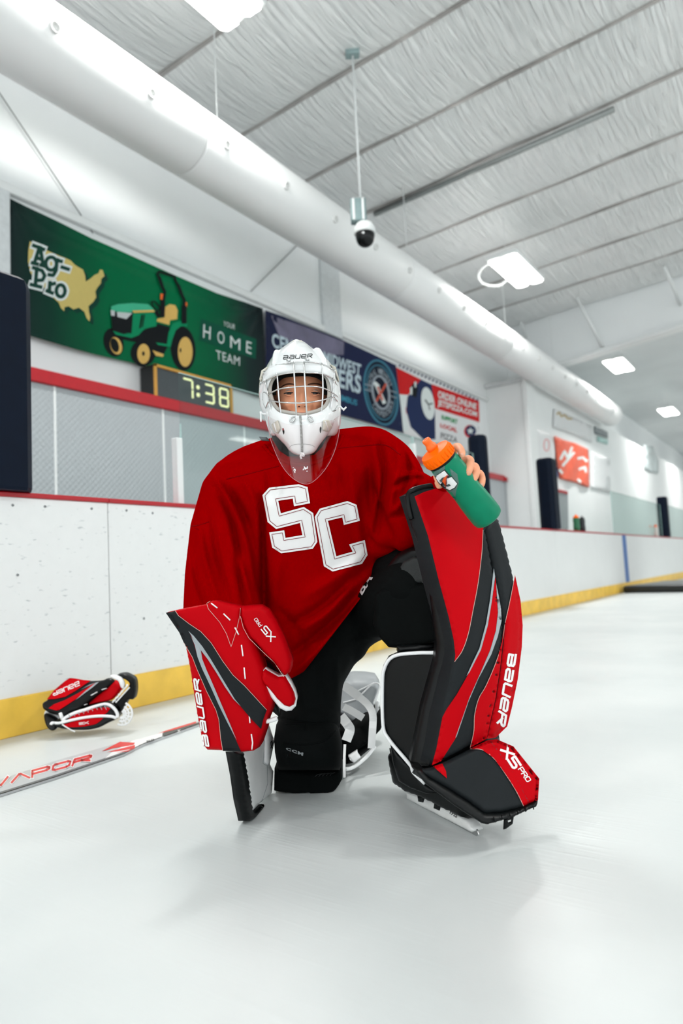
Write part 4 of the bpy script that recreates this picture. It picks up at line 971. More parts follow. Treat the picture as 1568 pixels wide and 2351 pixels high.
seamm = mat('jersey_seam', (118, 0, 3), .95, spec=.04)
for pts in ([(520, 1100), (570, 1088), (640, 1070)], [(770, 1030), (830, 1024), (885, 1022), (920, 1045)], [(435, 1208), (455, 1206), (480, 1198)]):
    mk('seam', *tube([js(*q)+(CAM-js(*q))*.0004 for q in resample(catmull(pts, 5), 5, False)], .0011, 6), seamm, jersey)
# collar
cp = [js(x, y) for x, y in ((600, 1006), (606, 1024), (625, 1045), (655, 1060), (692, 1066), (728, 1060), (760, 1042), (780, 1018), (786, 1000))]
mk('collar', *tube(catmull(cp, 5), .006, 8), jersey_m, jersey)
mk('neck_guard', *rlo([(694, 1046, 46, -3, 2.02, .09), (694, 1030, 64, -5, 2.04, .10), (693, 1005, 70, -6, 2.06, .10), (692, 985, 66, -5, 2.07, .09)]), blackf, person)
mk('strap_buckle', *slab([(594, 1002), (612, 1003), (618, 1012), (600, 1011)], lambda x, y: P(x, y, 1.985), FWD*.02, 5, .003, 3), mat('grey_plastic', (84, 90, 92), .4), person)
# ------------------------------------------------------------------ pants
mb = MB()
chain(mb, [(752, 1420, 2.17, 110), (735, 1480, 2.13, 92), (716, 1545, 2.09, 78), (712, 1600, 2.06, 74), (712, 1650, 2.04, 72)], 7)
chain(mb, [(790, 1420, 2.15, 84), (850, 1402, 2.10, 72), (908, 1380, 2.0, 80), (950, 1345, 1.93, 74)], 7)
chain(mb, [(800, 1460, 2.14, 50), (806, 1478, 2.12, 42), (804, 1490, 2.11, 34)], 5)
chain(mb, [(862, 1345, 2.12, 50), (900, 1312, 2.03, 48), (935, 1300, 1.97, 46)], 6)
mb.add(*rlo([(712, 1640, 68, 0, 2.04, .095), (709, 1652, 74, 6, 2.04, .10), (709, 1660, 72, 6, 2.04, .098)]))
V, Fc = mb.arr(); V, Fc = remesh(V, Fc, .010, 5)
V = bump_fold(V, [([(770, 1500), (775, 1570), (782, 1630)], .010, 8), ([(690, 1560), (700, 1640)], .008, 12), ([(740, 1520), (745, 1620)], -.008, 9), ([(830, 1330), (870, 1300), (900, 1290)], .010, 10), ([(790, 1480), (830, 1450), (850, 1400)], -.008, 10)])
pants = mk('pants', V, Fc, blackf, person, label='black padded goalie pants')
pj = bvh_surf([(V, Fc)])
mb = MB(); chain(mb, [(950, 1345, 1.98, 48), (955, 1480, 1.95, 42), (965, 1640, 1.90, 34), (985, 1760, 1.835, 32)], 8); mk('sock', *remesh(*mb.arr(), .012, 3), blackf, person)
mb = MB(); chain(mb, [(712, 1680, 2.07, 48), (740, 1715, 2.2, 42), (790, 1698, 2.42, 36), (832, 1658, 2.6, 34)], 8); mk('sock', *remesh(*mb.arr(), .012, 3), blackf, person)
c4 = crop(360, 1340, .34439)
mk('lettering', *text('BA', [(820, 1352), (846, 1312), (856, 1326), (831, 1367)], pj, .004, .03), print_w, pants, smooth=False)
# ------------------------------------------------------------------ right knee on the ice
k6 = crop(610, 1460, .19132)
kn = mk('knee_pad', *rlo([(708, 1640, 62, 2, 2.05, .08), (706, 1668, 72, 4, 2.03, .10), (707, 1700, 78, 4, 2.015, .11), (709, 1730, 78, 3, 2.01, .112), (710, 1755, 74, 2, 2.01, .11), (710, 1768, 70, 0, 2.02, .10)], 32, 2.8), blackf, person, label='black knee guard')
ks = bvh_surf([oarr(kn)])
mk('lettering', *text('CCM', k6((243, 1335), (452, 1402), (446, 1442), (243, 1366)), ks, .002, .05, 1.2), mat('grey_print', (120, 126, 128), .5), kn, smooth=False)
for q in ([(470, 1050), (465, 1130)], [(850, 1130), (700, 1260), (480, 1300), (200, 1290)], [(230, 1060), (600, 1050), (840, 1010)]):
    mk('seam', *tube([ks(*p) for p in resample(catmull(k6(*q), 5), 5, False)], .0022, 6), blackf, kn)
pf = onz(700, 1824, 0); nrm = -fw
ksf = lambda x, y: onpl(x, y, pf, nrm)
V, Fc = slab(k6((100, 1600), (500, 1640), (820, 1640), (905, 1590), (918, 1730), (880, 1800), (845, 1850), (770, 1915), (400, 1908), (160, 1885), (95, 1870)), ksf, fw*.2, 5, .012, 9)
V[:, 2] = np.maximum(V[:, 2], .001); kst = mk('knee_block', V, Fc, blackf, person, label='flat black knee block resting on the ice')
kbs = bvh_surf([(V, Fc)], ksf)
for i in range(5): mk('embossed_curve', *tube([kbs(*p)+(CAM-kbs(*p))*.0006 for p in catmull(k6((590+i*45, 1690-i*4), (620+i*45, 1665-i*4), (680+i*38, 1652-i*3)), 4)], .0011, 5), mat('embossed_black', (30, 34, 35), .4), kst)
# ------------------------------------------------------------------ right leg pad, turned on its side behind the blocker
A_, B_ = onz(575, 1884, 0), onz(627, 1822, 0); ab = unit((B_-A_)[:2]); pn = np.array([-ab[1], ab[0], 0.])
if np.dot(pn, CAM-A_) < 0: pn = -pn
psf = lambda x, y: onpl(x, y, A_, pn)
wpoly = c4((572, 1120), (640, 1000), (690, 935), (740, 960), (772, 1055), (752, 1180), (786, 1250), (776, 1392), (700, 1460), (640, 1522), (600, 1300))
rp = mk('leg_pad', *slab(wpoly, psf, -pn*.02, 6, .004, 5), mat('white_pad_lining', (228, 230, 229), .55, var=.08, vscale=10, bump=.2, bscale=60), person, label='right leg pad seen from its white inner side')
rs_ = bvh_surf([oarr(rp)], psf)
V, Fc = slab(c4((508, 1118), (575, 1122), (610, 1330), (638, 1525), (692, 1470), (714, 1508), (690, 1545), (642, 1584), (592, 1582), (560, 1440), (538, 1280)), lambda x, y: psf(x, y)+pn*.008, -pn*.028, 5, .008, 6)
V[:, 2] = np.maximum(V[:, 2], .002); mk('binding', V, Fc, blackl, rp)
mk('white_flap', *slab(c4((700, 940), (735, 945), (770, 1050), (735, 1215), (712, 1190), (715, 1050)), lambda x, y: psf(x, y)+pn*.01, -pn*.01, 6, .003, 4), whitel, rp)
mk('ribbon_mark', *ribbon(c4((732, 1098), (745, 1075), (740, 1050), (733, 1058), (735, 1078), (748, 1100)), 1.6, lambda x, y: psf(x, y)+pn*.012, .001, 2), blackl, rp)
mk('seam', *ribbon(c4((712, 960), (716, 1100), (708, 1200), (735, 1215), (740, 1330), (700, 1455)), .9, rs_, .001, 4), greyl, rp)
# far half of that pad with its straps, seen past the knee
gt = lambda x, y: P(x, y, 2.42-.0008*(y-1600)-.0004*(x-820))
mk('pad_shell', *slab(k6((880, 560), (905, 430), (940, 470), (950, 560), (1060, 530), (1210, 535), (1330, 555), (1385, 640), (1330, 810), (1240, 1000), (1100, 1100), (960, 1010), (870, 950)), gt, FWD*.14, 6, .03, 14, puff=.01), silver, rp)
bt_ = lambda x, y: P(x, y, 2.30-.0012*(y-1650))
mk('calf_wrap', *slab(k6((860, 1010), (1000, 1200), (1100, 1080), (1210, 1000), (1310, 985), (1395, 965), (1405, 1090), (1380, 1150), (1310, 1225), (1245, 1300), (1150, 1370), (1000, 1450), (950, 1440), (930, 1250)), bt_, FWD*.16, 5, .02, 10), blackf, rp)
def strap(pts, w, t0, t1, nm='strap', m=whitel, par=rp):
    q = resample(catmull(np.array(pts, float), 5), 4, False); L_, R_ = ribbon_poly(q, w); n = len(q); tt = np.linspace(t0, t1, n)
    V = []
    for dt in (0, .006):
        V += [P(*p, t+dt) for p, t in zip(L_, tt)]+[P(*p, t+dt) for p, t in zip(R_, tt)]
    Fc = []
    for i in range(n-1):
        Fc += [(i, i+1, n+i+1, n+i), (2*n+i, 3*n+i, 3*n+i+1, 2*n+i+1), (i, 2*n+i, 2*n+i+1, i+1), (n+i, n+i+1, 3*n+i+1, 3*n+i)]
    Fc += [(0, n, 3*n, 2*n), (n-1, 3*n-1, 4*n-1, 2*n-1)]
    return mk(nm, np.array(V), Fc, m, par, smooth=False)
strap(k6((930, 590), (1040, 670), (1130, 740)), 20, 2.37, 2.33)
strap(k6((1120, 730), (1230, 830), (1285, 950), (1280, 1150), (1268, 1350)), 17, 2.33, 2.20)
strap(k6((935, 850), (1050, 910), (1170, 985)), 17, 2.34, 2.28)
strap(k6((900, 960), (980, 1060), (1010, 1130), (965, 1260)), 22, 2.29, 2.22)
strap(k6((950, 1300), (942, 1500), (945, 1700)), 6, 2.18, 2.03)
for q in ([(1110, 650), (1300, 555)], [(1150, 690), (1270, 575), (1345, 560), (1360, 620), (1290, 810)], [(930, 790), (1080, 750)]):
    mk('piping', *tube([gt(*p)-FWD*.012 for p in resample(catmull(k6(*q), 5), 5, False)], .003, 6), whitel, rp)
mk('strap_buckle', *slab(k6((1310, 830), (1340, 780), (1368, 800), (1365, 880), (1320, 950)), lambda x, y: P(x, y, 2.33), FWD*.015, 4, .003, 4), whitel, rp)
# right skate under the straps
sk = mk('skate', *slab(k6((960, 1440), (1080, 1380), (1230, 1310), (1260, 1370), (1150, 1460), (1040, 1545), (965, 1560)), lambda x, y: P(x, y, 2.2-.0012*(y-1740)), FWD*.08, 4, .015, 8), blackl, person, label='right skate lying on its side behind the knee')
mk('blade_holder', *slab(k6((990, 1455), (1100, 1385), (1105, 1420), (1140, 1470), (1060, 1530), (1020, 1510)), lambda x, y: P(x, y, 2.17-.0012*(y-1740)), FWD*.02, 4, .006, 5), whitel, sk)
mk('blade_edge', *tube([P(x, y, t) for (x, y), t in zip(catmull(k6((955, 1600), (1030, 1585), (1120, 1530), (1220, 1440), (1310, 1330)), 5), np.linspace(2.12, 2.24, 21))], .006, 8), whitel, sk)
# ------------------------------------------------------------------ left skate
SA, SB = onz(1092, 1918, 0), onz(940, 1834, 0)
sd = unit(SB-SA); sn = np.array([-sd[1], sd[0], 0.])
if np.dot(sn, CAM-SA) < 0: sn = -sn
c3 = crop(820, 1080, .37442)
ssf = lambda x, y: onpl(x, y, SA, sn)
def ground(V): V = np.array(V); V[:, 2] = np.maximum(V[:, 2], .0005); return V
V, Fc = slab(c3((312, 1960), (400, 1985), (580, 2065), (690, 2140), (735, 2205), (715, 2215), (560, 2135), (420, 2065), (318, 2012)), lambda x, y: ssf(x, y)+sn*.012, -sn*.03, 5, .005, 5)
sk2 = mk('skate', *slab(c3((215, 1700), (330, 1800), (480, 1900), (640, 1960), (720, 2060), (700, 2130), (580, 2075), (430, 2000), (330, 1965), (255, 1915), (235, 1830)), lambda x, y: ssf(x, y)+sn*.03, -sn*.08, 6, .02, 12), blackl, person, label='left skate under the upright pad')
mk('blade_holder', V, Fc, mat('white_plastic', (224, 226, 224), .35), sk2)
for q in (((395, 1990), (440, 1995), (430, 2030), (400, 2025)), ((500, 2030), (540, 2045), (530, 2080), (495, 2065))):
    mk('holder_gap', *slab(c3(*q), lambda x, y: ssf(x, y)+sn*.0135, -sn*.002, 4), blackl, sk2)
mk('lettering', *text('1722', c3((595, 2082), (640, 2108), (636, 2126), (592, 2100)), lambda x, y: ssf(x, y)+sn*.0125, .001, .02), blackl, sk2, smooth=False)
V, Fc = slab(c3((314, 2006), (420, 2060), (560, 2130), (715, 2208), (735, 2200), (746, 2232), (735, 2240), (690, 2232), (560, 2160), (420, 2100), (318, 2035)), lambda x, y: ssf(x, y)+sn*.002, -sn*.004, 5)
mk('blade', ground(V), Fc, steel, sk2, smooth=False)
# ------------------------------------------------------------------ left leg pad
def fT(x, y):
    xl = np.interp(y, [1100, 1230, 1380, 1500, 1560, 1640, 1760], [948, 981, 1020, 1043, 1038, 1020, 990])
    xr = np.interp(y, [1100, 1215, 1300, 1430, 1550, 1690], [1095, 1112, 1136, 1158, 1140, 1118])
    t = np.interp(y, [1090, 1300, 1500, 1724, 1800], [1.775, 1.70, 1.645, 1.605, 1.60])
    t += .00048*(x-xl)+.0006*max(0, x-xr)-.018*math.exp(-((x-xl-50)/60)**2)
    return t
fS = lambda x, y: P(x, y, fT(x, y))
bk = (.9*fw-.36*rt)*.085
face = c3((345, 140), (400, 112), (480, 92), (640, 95), (770, 190), (840, 270), (800, 370), (835, 560), (870, 760), (890, 880), (905, 940), (897, 1050), (880, 1200), (850, 1400), (820, 1530), (797, 1650), (690, 1705), (540, 1780), (455, 1812), (485, 1700), (520, 1520), (560, 1350), (590, 1200), (601, 1130), (590, 1040), (560, 900), (500, 680), (430, 400))
lp = mk('leg_pad', *slab(face, fS, bk, 7, .012, 8), dgrey, person, label='upright left leg pad, red and charcoal with white lettering', sharp=50)
lpa = oarr(lp)
roll = c3((778, 350), (830, 285), (880, 290), (920, 440), (965, 620), (1000, 800), (1015, 950), (1010, 1080), (985, 1280), (950, 1450), (920, 1570), (850, 1640), (795, 1648), (820, 1530), (850, 1400), (880, 1200), (897, 1050), (905, 940), (890, 880), (870, 760), (835, 560), (800, 430))
ro = mk('outer_roll', *slab(roll, lambda x, y: fS(x, y)-FWD*.004, bk*.9, 6, .022, 12), dgrey, lp)
fb_ = bvh_surf([lpa, oarr(ro)], fS); fr_ = bvh_surf([oarr(ro)], fS); ff_ = bvh_surf([lpa], fS)
def dec(par, nm, poly, m, surf, off=.003, step=4): return mk(nm, *sheet(poly, surf, step, off), m, par)
dec(lp, 'red_panel', c3((352, 160), (410, 132), (480, 112), (635, 115), (755, 205), (790, 300), (772, 360), (765, 500), (742, 690), (712, 850), (682, 1000), (645, 1105), (597, 1172), (602, 1130), (592, 1040), (562, 900), (502, 680), (434, 400)), red_l, ff_)
dec(lp, 'red_panel', c3((848, 655), (862, 870), (850, 980), (815, 1100), (755, 1240), (685, 1400), (605, 1640), (515, 1782), (458, 1808), (487, 1700), (522, 1515), (548, 1465), (610, 1375), (690, 1235), (760, 1100), (802, 950), (827, 800)), red_l, ff_)
dec(lp, 'grey_stripe', c3((838, 600), (846, 650), (826, 800), (801, 950), (759, 1100), (689, 1237), (670, 1262), (700, 1195), (750, 1090), (790, 940), (815, 790)), greyl, ff_, .0036)
dec(lp, 'grey_stripe', c3((852, 690), (872, 790), (882, 850), (886, 920), (862, 1020), (822, 1130), (742, 1280), (682, 1420), (610, 1632), (602, 1640), (690, 1390), (757, 1240), (816, 1102), (851, 982), (864, 870)), greyl, ff_, .0036)
dec(lp, 'red_panel', c3((900, 960), (893, 1050), (878, 1200), (848, 1400), (818, 1530), (795, 1645), (693, 1700), (716, 1600), (722, 1500), (747, 1400), (792, 1320), (852, 1180), (888, 1050)), red_l, ff_)
dec(ro, 'red_panel', c3((968, 640), (1002, 800), (1015, 950), (1010, 1080), (985, 1280), (950, 1450), (920, 1570), (850, 1638), (797, 1646), (822, 1530), (852, 1400), (882, 1200), (899, 1050), (907, 940), (937, 800)), red_l, fr_)
strokes('BaUeR', c3((972, 1135), (902, 1572), (864, 1545), (932, 1128)), fr_, 5.2, .0046, .34).build('lettering', print_w, lp, smooth=False)
for q in ([(772, 365), (765, 500), (742, 690), (712, 850), (682, 1000), (645, 1105), (597, 1174)], [(968, 640), (937, 800), (907, 935)], [(905, 945), (890, 1050), (850, 1180), (790, 1320), (745, 1400), (720, 1500), (715, 1600), (693, 1700)]):
    mk('stitching', *ribbon(catmull(c3(*q), 5), 1.1, fb_, .0042, 4), thread, lp)
top = [(335, 300), (318, 220), (316, 155), (342, 124), (405, 106), (480, 95), (560, 92), (640, 100), (730, 145)]
tt = [fT(*c3(q)[0])+d_ for q, d_ in zip(top, (.05, .045, .035, .02, .015, .012, .012, .012, .012))]
mk('top_binding', *tube(catmull([P(*c3(q)[0], t) for q, t in zip(top, tt)], 5), .0085, 10), blackl, lp)
mk('inner_side', *slab(c3((300, 140), (345, 140), (430, 400), (500, 680), (560, 900), (598, 1080), (598, 1150), (585, 1230), (520, 1520), (455, 1815), (345, 1822), (330, 1805), (400, 1460), (480, 1170), (490, 1060), (440, 720), (400, 520), (330, 330)), lambda x, y: P(x, y, fT(x, y)+.03+.0010*max(0, np.interp(y, [1100, 1230, 1380, 1500, 1560, 1640, 1760], [948, 981, 1020, 1043, 1038, 1020, 990])-x)), FWD*.05, 6, .008, 6), blackl, lp)
mk('white_binding', *slab(c3((333, 338), (354, 334), (402, 470), (432, 600), (440, 690), (415, 692), (405, 560), (370, 440)), lambda x, y: P(x, y, 1.775+.0001*(1300-y)), FWD*.03, 4, .004, 4), whitel, lp)
mk('knee_cradle', *slab(c3((112, 765), (150, 732), (300, 712), (436, 690), (470, 880), (494, 1055), (400, 1075), (250, 1094), (195, 1090), (140, 1030), (105, 960)), lambda x, y: P(x, y, 1.80+.0007*(1005-x)), FWD*.06, 6, .012, 8), blackf, lp)
mk('thigh_wrap', *slab(c3((148, 730), (160, 660), (190, 590), (250, 520), (330, 478), (390, 470), (420, 560), (438, 692), (300, 714)), lambda x, y: P(x, y, 1.84+.0008*(985-x)), FWD*.05, 6, .02, 12), blackl, lp)
mk('thigh_wrap_lining', *slab(c3((225, 710), (240, 630), (290, 560), (350, 530), (395, 540), (425, 690)), lambda x, y: P(x, y, 1.82+.0008*(985-x)), FWD*.03, 6, .006, 6), mat('ribbed_nylon', (20, 26, 26), .6, bump=.4, bscale=500), lp)
mk('strap_block', *slab(c3((250, 1085), (480, 1055), (490, 1110), (250, 1125)), lambda x, y: P(x, y, 1.83), FWD*.05, 6, .006, 5), blackl, lp)
cw = lambda x, y: P(x, y, 1.735+.00075*(1003-x)-.00012*(y-1640))
mk('calf_wrap', *slab(c3((158, 1560), (152, 1300), (165, 1212), (200, 1152), (260, 1126), (490, 1105), (480, 1170), (420, 1420), (345, 1815), (300, 1770), (195, 1645)), cw, FWD*.035, 6, .008, 8), blackl, lp)
mk('calf_binding', *tube([cw(*p)-FWD*.002 for p in catmull(c3((496, 1060), (490, 1112), (380, 1118), (260, 1128), (200, 1155), (166, 1215), (155, 1300), (158, 1560), (196, 1650), (300, 1775), (332, 1815), (345, 1850), (415, 1918)), 5)], .0050, 8), whitel, lp)
mk('binding_tab', *slab(c3((478, 1062), (503, 1062), (500, 1130), (470, 1172), (462, 1165), (480, 1110)), lambda x, y: cw(x, y)-FWD*.006, FWD*.012, 4, .003, 4), whitel, lp)
mk('boot_flap', *slab(c3((208, 1690), (330, 1815), (420, 1920), (520, 1985), (430, 1995), (330, 1960), (255, 1915), (225, 1820)), lambda x, y: P(x, y, 1.765+.0006*(960-x)), FWD*.05, 6, .012, 8), blackl, lp)
mk('ankle_hinge', *slab(c3((430, 1800), (690, 1670), (800, 1615), (870, 1620), (880, 1680), (700, 1745), (470, 1860)), lambda x, y: P(x, y, fT(x, y)+.022), FWD*.03, 6, .004, 5), blackl, lp)
# toe
def tT(x, y): return 1.606-.00050*np.clip(y-1718, 0, 200)+.00030*(x-1063)
tS = lambda x, y: P(x, y, tT(x, y))
toe = mk('toe_piece', *slab(c3((350, 1830), (455, 1815), (540, 1780), (690, 1705), (800, 1652), (855, 1645), (960, 1690), (1120, 1890), (1112, 2025), (1020, 2072), (880, 2105), (780, 2108), (690, 2040), (560, 1955), (440, 1890)), tS, .075*fw-np.array([0, 0, .03]), 6, .022, 14), dgrey, lp)
ts_ = bvh_surf([oarr(toe)], tS)
rim = mk('toe_rim', *slab(c3((335, 1822), (390, 1830), (440, 1885), (560, 1955), (690, 2040), (780, 2105), (880, 2105), (1020, 2070), (1114, 2020), (1104, 2062), (950, 2132), (800, 2174), (765, 2168), (600, 2060), (420, 1925)), lambda x, y: tS(x, y)-FWD*.006, .06*fw, 5, .012, 7), blackl, lp)
dec(lp, 'red_panel', c3((465, 1814), (522, 1798), (545, 1845), (550, 1888), (500, 1845)), red_l, ts_)
dec(lp, 'red_panel', c3((692, 1706), (800, 1655), (855, 1648), (958, 1692), (1117, 1890), (1109, 2020), (1022, 2060), (975, 1965), (905, 1855), (835, 1762), (765, 1712)), red_l, ts_)
mk('toe_groove', *ribbon(catmull(c3((818, 1660), (870, 1730), (960, 1860), (1050, 2030)), 5), 1.8, ts_, .003, 4), mat('dark_red_groove', (90, 0, 12), .6), lp)
mk('stitching', *ribbon(catmull(c3((692, 1708), (765, 1713), (835, 1763), (905, 1856), (975, 1966), (1020, 2058)), 5), 1.1, ts_, .003, 4), thread, lp)
for i in range(6): mk('rim_lace', *tube([tS(*p)-FWD*.010 for p in c3((830+i*48, 2112-i*13), (835+i*48, 2138-i*14))], .0014, 5), blackf, lp)
strokes('X5', c3((925, 1690), (1000, 1803), (958, 1828), (886, 1716)), ts_, 5.2, .0042, .3).build('lettering', print_w, lp, smooth=False)
strokes('PRO', c3((1012, 1818), (1066, 1898), (1042, 1910), (990, 1832)), ts_, 2.2, .0042, .3).build('lettering', print_w, lp, smooth=False)
mk('toe_strap', *slab(c3((902, 2145), (962, 2125), (955, 2170), (915, 2200), (898, 2205)), lambda x, y: P(x, y, 1.56), FWD*.006, 4, .002, 3, holes=[c3((925, 2150), (948, 2142), (946, 2160), (928, 2166))]), blackl, lp)
# ------------------------------------------------------------------ blocker
b7 = crop(370, 1370, .21684)
def bT(x, y):
    xl = np.interp(y, [1400, 1474, 1526, 1620, 1680, 1730], [385, 421, 452, 493, 506, 509])
    return 1.735+.0004*(x-480)-.00012*(y-1560)+.0011*max(0, xl-x)+.0006*max(0, x-575)*0
bS = lambda x, y: P(x, y, bT(x, y))
bbk = (.9*fw+.3*rt)*.05
bo = b7((45, 165), (250, 118), (470, 78), (520, 45), (620, 65), (830, 112), (850, 240), (930, 420), (1000, 620), (1060, 800), (1090, 930), (1145, 1100), (1125, 1205), (1080, 1305), (1060, 1405), (1000, 1580), (960, 1640), (850, 1652), (650, 1637), (470, 1630), (435, 1590), (380, 1350), (330, 1050), (290, 780), (235, 500), (190, 380))
bl_ = mk('blocker', *slab(bo, bS, bbk, 6, .010, 7), red_l, person, label='red and charcoal blocker on the right hand')
bsf = bvh_surf([oarr(bl_)], bS)
dec(bl_, 'charcoal_stripe', b7((48, 170), (150, 150), (182, 200), (300, 290), (420, 370), (530, 490), (650, 680), (760, 830), (880, 940), (1118, 1200), (1080, 1305), (1058, 1402), (950, 1290), (840, 1160), (770, 1080), (690, 950), (600, 800), (510, 650), (430, 530), (290, 360), (345, 500), (385, 640), (435, 765), (525, 955), (612, 1150), (702, 1330), (800, 1535), (846, 1640), (652, 1633), (630, 1500), (610, 1300), (580, 1200), (480, 1000), (380, 770), (330, 640), (238, 485), (192, 380)), dgrey, bsf, .0042, 3)
dec(bl_, 'grey_stripe', b7((288, 362), (345, 415), (435, 525), (515, 645), (605, 795), (695, 945), (780, 1085), (842, 1160), (765, 1085), (675, 955), (585, 805), (495, 665), (415, 560), (340, 450)), greyl, bsf, .0056, 4)
dec(bl_, 'grey_stripe', b7((318, 425), (370, 490), (420, 570), (435, 660), (480, 775), (540, 910), (600, 1050), (660, 1190), (730, 1350), (800, 1520), (702, 1335), (612, 1152), (525, 957), (435, 767), (385, 640), (355, 510)), greyl, bsf, .0056, 4)
strokes('BaUeR', b7((450, 1572), (345, 868), (395, 885), (502, 1582)), bsf, 3.7, .0050, .3).build('lettering', print_w, bl_, smooth=False)
hp = b7((838, 118), (950, 106), (1050, 105), (1130, 150), (1210, 275), (1300, 450), (1355, 590), (1390, 690), (1380, 770), (1360, 815), (1300, 852), (1180, 700), (1060, 570), (930, 430), (870, 310), (838, 205))
hs_ = lambda x, y: P(x, y, bT(x, y)-.012)
fp = mk('finger_guard', *slab(hp, hs_, FWD*.05, 5, .018, 10), red_l, bl_)
hsf = bvh_surf([oarr(fp)], hs_)
strokes('X5', b7((1160, 470), (1062, 350), (1108, 305), (1205, 425)), hsf, 2.8, .004, .3).build('lettering', print_w, bl_, smooth=False)
strokes('PRO', b7((1040, 318), (984, 240), (1010, 224), (1068, 300)), hsf, 1.2, .004, .3).build('lettering', print_w, bl_, smooth=False)
palm = b7((1000, 640), (1060, 800), (1055, 860), (1090, 960), (1145, 1100), (1130, 1190), (1250, 1290), (1260, 1200), (1200, 1000), (1280, 860), (1150, 700))
mk('palm', *slab(palm, lambda x, y: P(x, y, bT(x, y)+.035), FWD*.05, 6, .01, 8), blackl, bl_)
th_s = lambda x, y: P(x, y, bT(x, y)+.006)
mk('thumb_binding', *slab(b7((1060, 800), (1100, 762), (1160, 800), (1240, 845), (1320, 832), (1375, 915), (1420, 1010), (1440, 1085), (1425, 1165), (1380, 1212), (1320, 1220), (1250, 1185), (1160, 1070), (1085, 935), (1058, 870)), th_s, FWD*.035, 5, .006, 5), whitel, bl_)
mk('thumb', *slab(b7((1066, 805), (1100, 768), (1160, 805), (1240, 850), (1312, 842), (1365, 925), (1410, 1020), (1424, 1085), (1408, 1140), (1360, 1166), (1305, 1150), (1230, 1080), (1150, 980), (1085, 915), (1064, 868)), lambda x, y: th_s(x, y)-FWD*.010, FWD*.03, 5, .010, 6), red_l, bl_)
for q in ([(530, 70), (595, 120)], [(660, 180), (730, 248)], [(780, 325), (820, 402)], [(850, 510), (866, 630)], [(878, 750), (890, 872)], [(905, 985), (918, 1097)], [(930, 1220), (940, 1337)], [(955, 1455), (968, 1545), (960, 1617)]):
    mk('lace', *tube([bsf(*p)+(CAM-bsf(*p))*.001 for p in resample(b7(*q), 4, False)], .0018, 7), whitel, bl_)
for q, sf in (([(520, 46), (482, 70), (500, 130), (620, 270), (690, 390), (740, 530), (790, 380), (830, 215), (840, 120)], bsf), ([(838, 205), (870, 330), (930, 440), (1060, 568), (1200, 700), (1300, 850)], hsf), ([(150, 150), (182, 200), (300, 290), (420, 370), (530, 490), (650, 680), (760, 830), (880, 940), (1118, 1200)], bsf), ([(240, 488), (330, 640), (380, 770), (480, 1000), (580, 1200), (610, 1300), (630, 1500), (652, 1630)], bsf)):
    mk('piping', *ribbon(b7(*q), 1.0, sf, .005, 3), thread, bl_)
mk('cuff_trim', *tube([P(*p, 1.80) for p in catmull(b7((1085, 1325), (1160, 1310), (1230, 1285)), 5)], .006, 8), whitel, bl_)
# ------------------------------------------------------------------ helmet
h1 = crop(540, 760, .20408)
helm = mat('white_helmet_gloss', (232, 235, 235), .12, var=.01, vscale=4, spec=.5, coat=.6)
def solid(rows, n=48, p=2.2): return rlo(rows, n, p)
def hrow(yc, xl, xr, t, dh):
    a, b = h1((xl, yc), (xr, yc)); return ((a[0]+b[0])/2, a[1], (b[0]-a[0])/2, 0, t, dh)
mb = MB()
mb.add(*solid([hrow(108, 640, 752, 2.0, .03), hrow(135, 600, 800, 2.0, .065), hrow(180, 535, 850, 2.0, .095), hrow(240, 450, 945, 2.0, .118), hrow(320, 395, 1040, 2.0, .131), hrow(400, 350, 1100, 2.0, .138), hrow(470, 300, 1145, 2.0, .140), hrow(560, 272, 1172, 2.0, .140), hrow(700, 263, 1190, 2.0, .138), hrow(850, 280, 1192, 2.0, .134), hrow(950, 322, 1188, 2.0, .128), hrow(1060, 355, 1178, 2.01, .12), hrow(1150, 385, 1150, 2.02, .11), hrow(1180, 410, 1125, 2.02, .10)]))
mb.add(*solid([hrow(860, 322, 1138, 1.97, .112), hrow(930, 335, 1140, 1.965, .125), hrow(1000, 355, 1125, 1.96, .128), hrow(1080, 392, 1095, 1.955, .127), hrow(1150, 430, 1055, 1.945, .118), hrow(1220, 495, 1000, 1.925, .098), hrow(1290, 565, 945, 1.905, .076), hrow(1340, 600, 915, 1.89, .060), hrow(1375, 640, 880, 1.88, .048), hrow(1398, 700, 810, 1.872, .036)]))
for x, y, t, r in ((690, 126, 1.975, 8), (648, 132, 1.98, 5), (748, 132, 1.98, 5)): mb.add(*ball(P(*h1((x, y))[0], t), r*t/F))
for pts in ([(470, 250, 1.95, 9), (455, 300, 1.93, 8), (440, 360, 1.915, 6)], [(925, 232, 1.95, 10), (965, 290, 1.93, 9), (1000, 350, 1.915, 6)], [(690, 140, 1.96, 7), (690, 190, 1.92, 8), (690, 250, 1.898, 7)]):
    chain(mb, [(*h1((x, y))[0], t, r) for x, y, t, r in pts], 6)
brow = [(345, 500, 1.93), (420, 440, 1.893), (540, 405, 1.868), (700, 395, 1.860), (860, 400, 1.866), (1000, 430, 1.885), (1090, 490, 1.925)]
for dy in (0, 45): chain(mb, [(*h1((x, y+dy))[0], t, 8.5) for x, y, t in brow], 8)
V, Fc = mb.arr(); V, Fc = remesh(V, Fc, .0036, 5)
def tmpo(V, Fc):
    me = bpy.data.meshes.new('tmp'); me.from_pydata(np.asarray(V).tolist(), [], [tuple(int(i) for i in f) for f in Fc]); me.update()
    bm = bmesh.new(); bm.from_mesh(me); bmesh.ops.recalc_face_normals(bm, faces=bm.faces); bm.to_mesh(me); bm.free()
    o = bpy.data.objects.new('tmp', me); COL.objects.link(o); return o
def prism(poly, t0, t1):
    q = np.asarray(poly); return loft([[P(x, y, t0) for x, y in q], [P(x, y, t1) for x, y in q]])
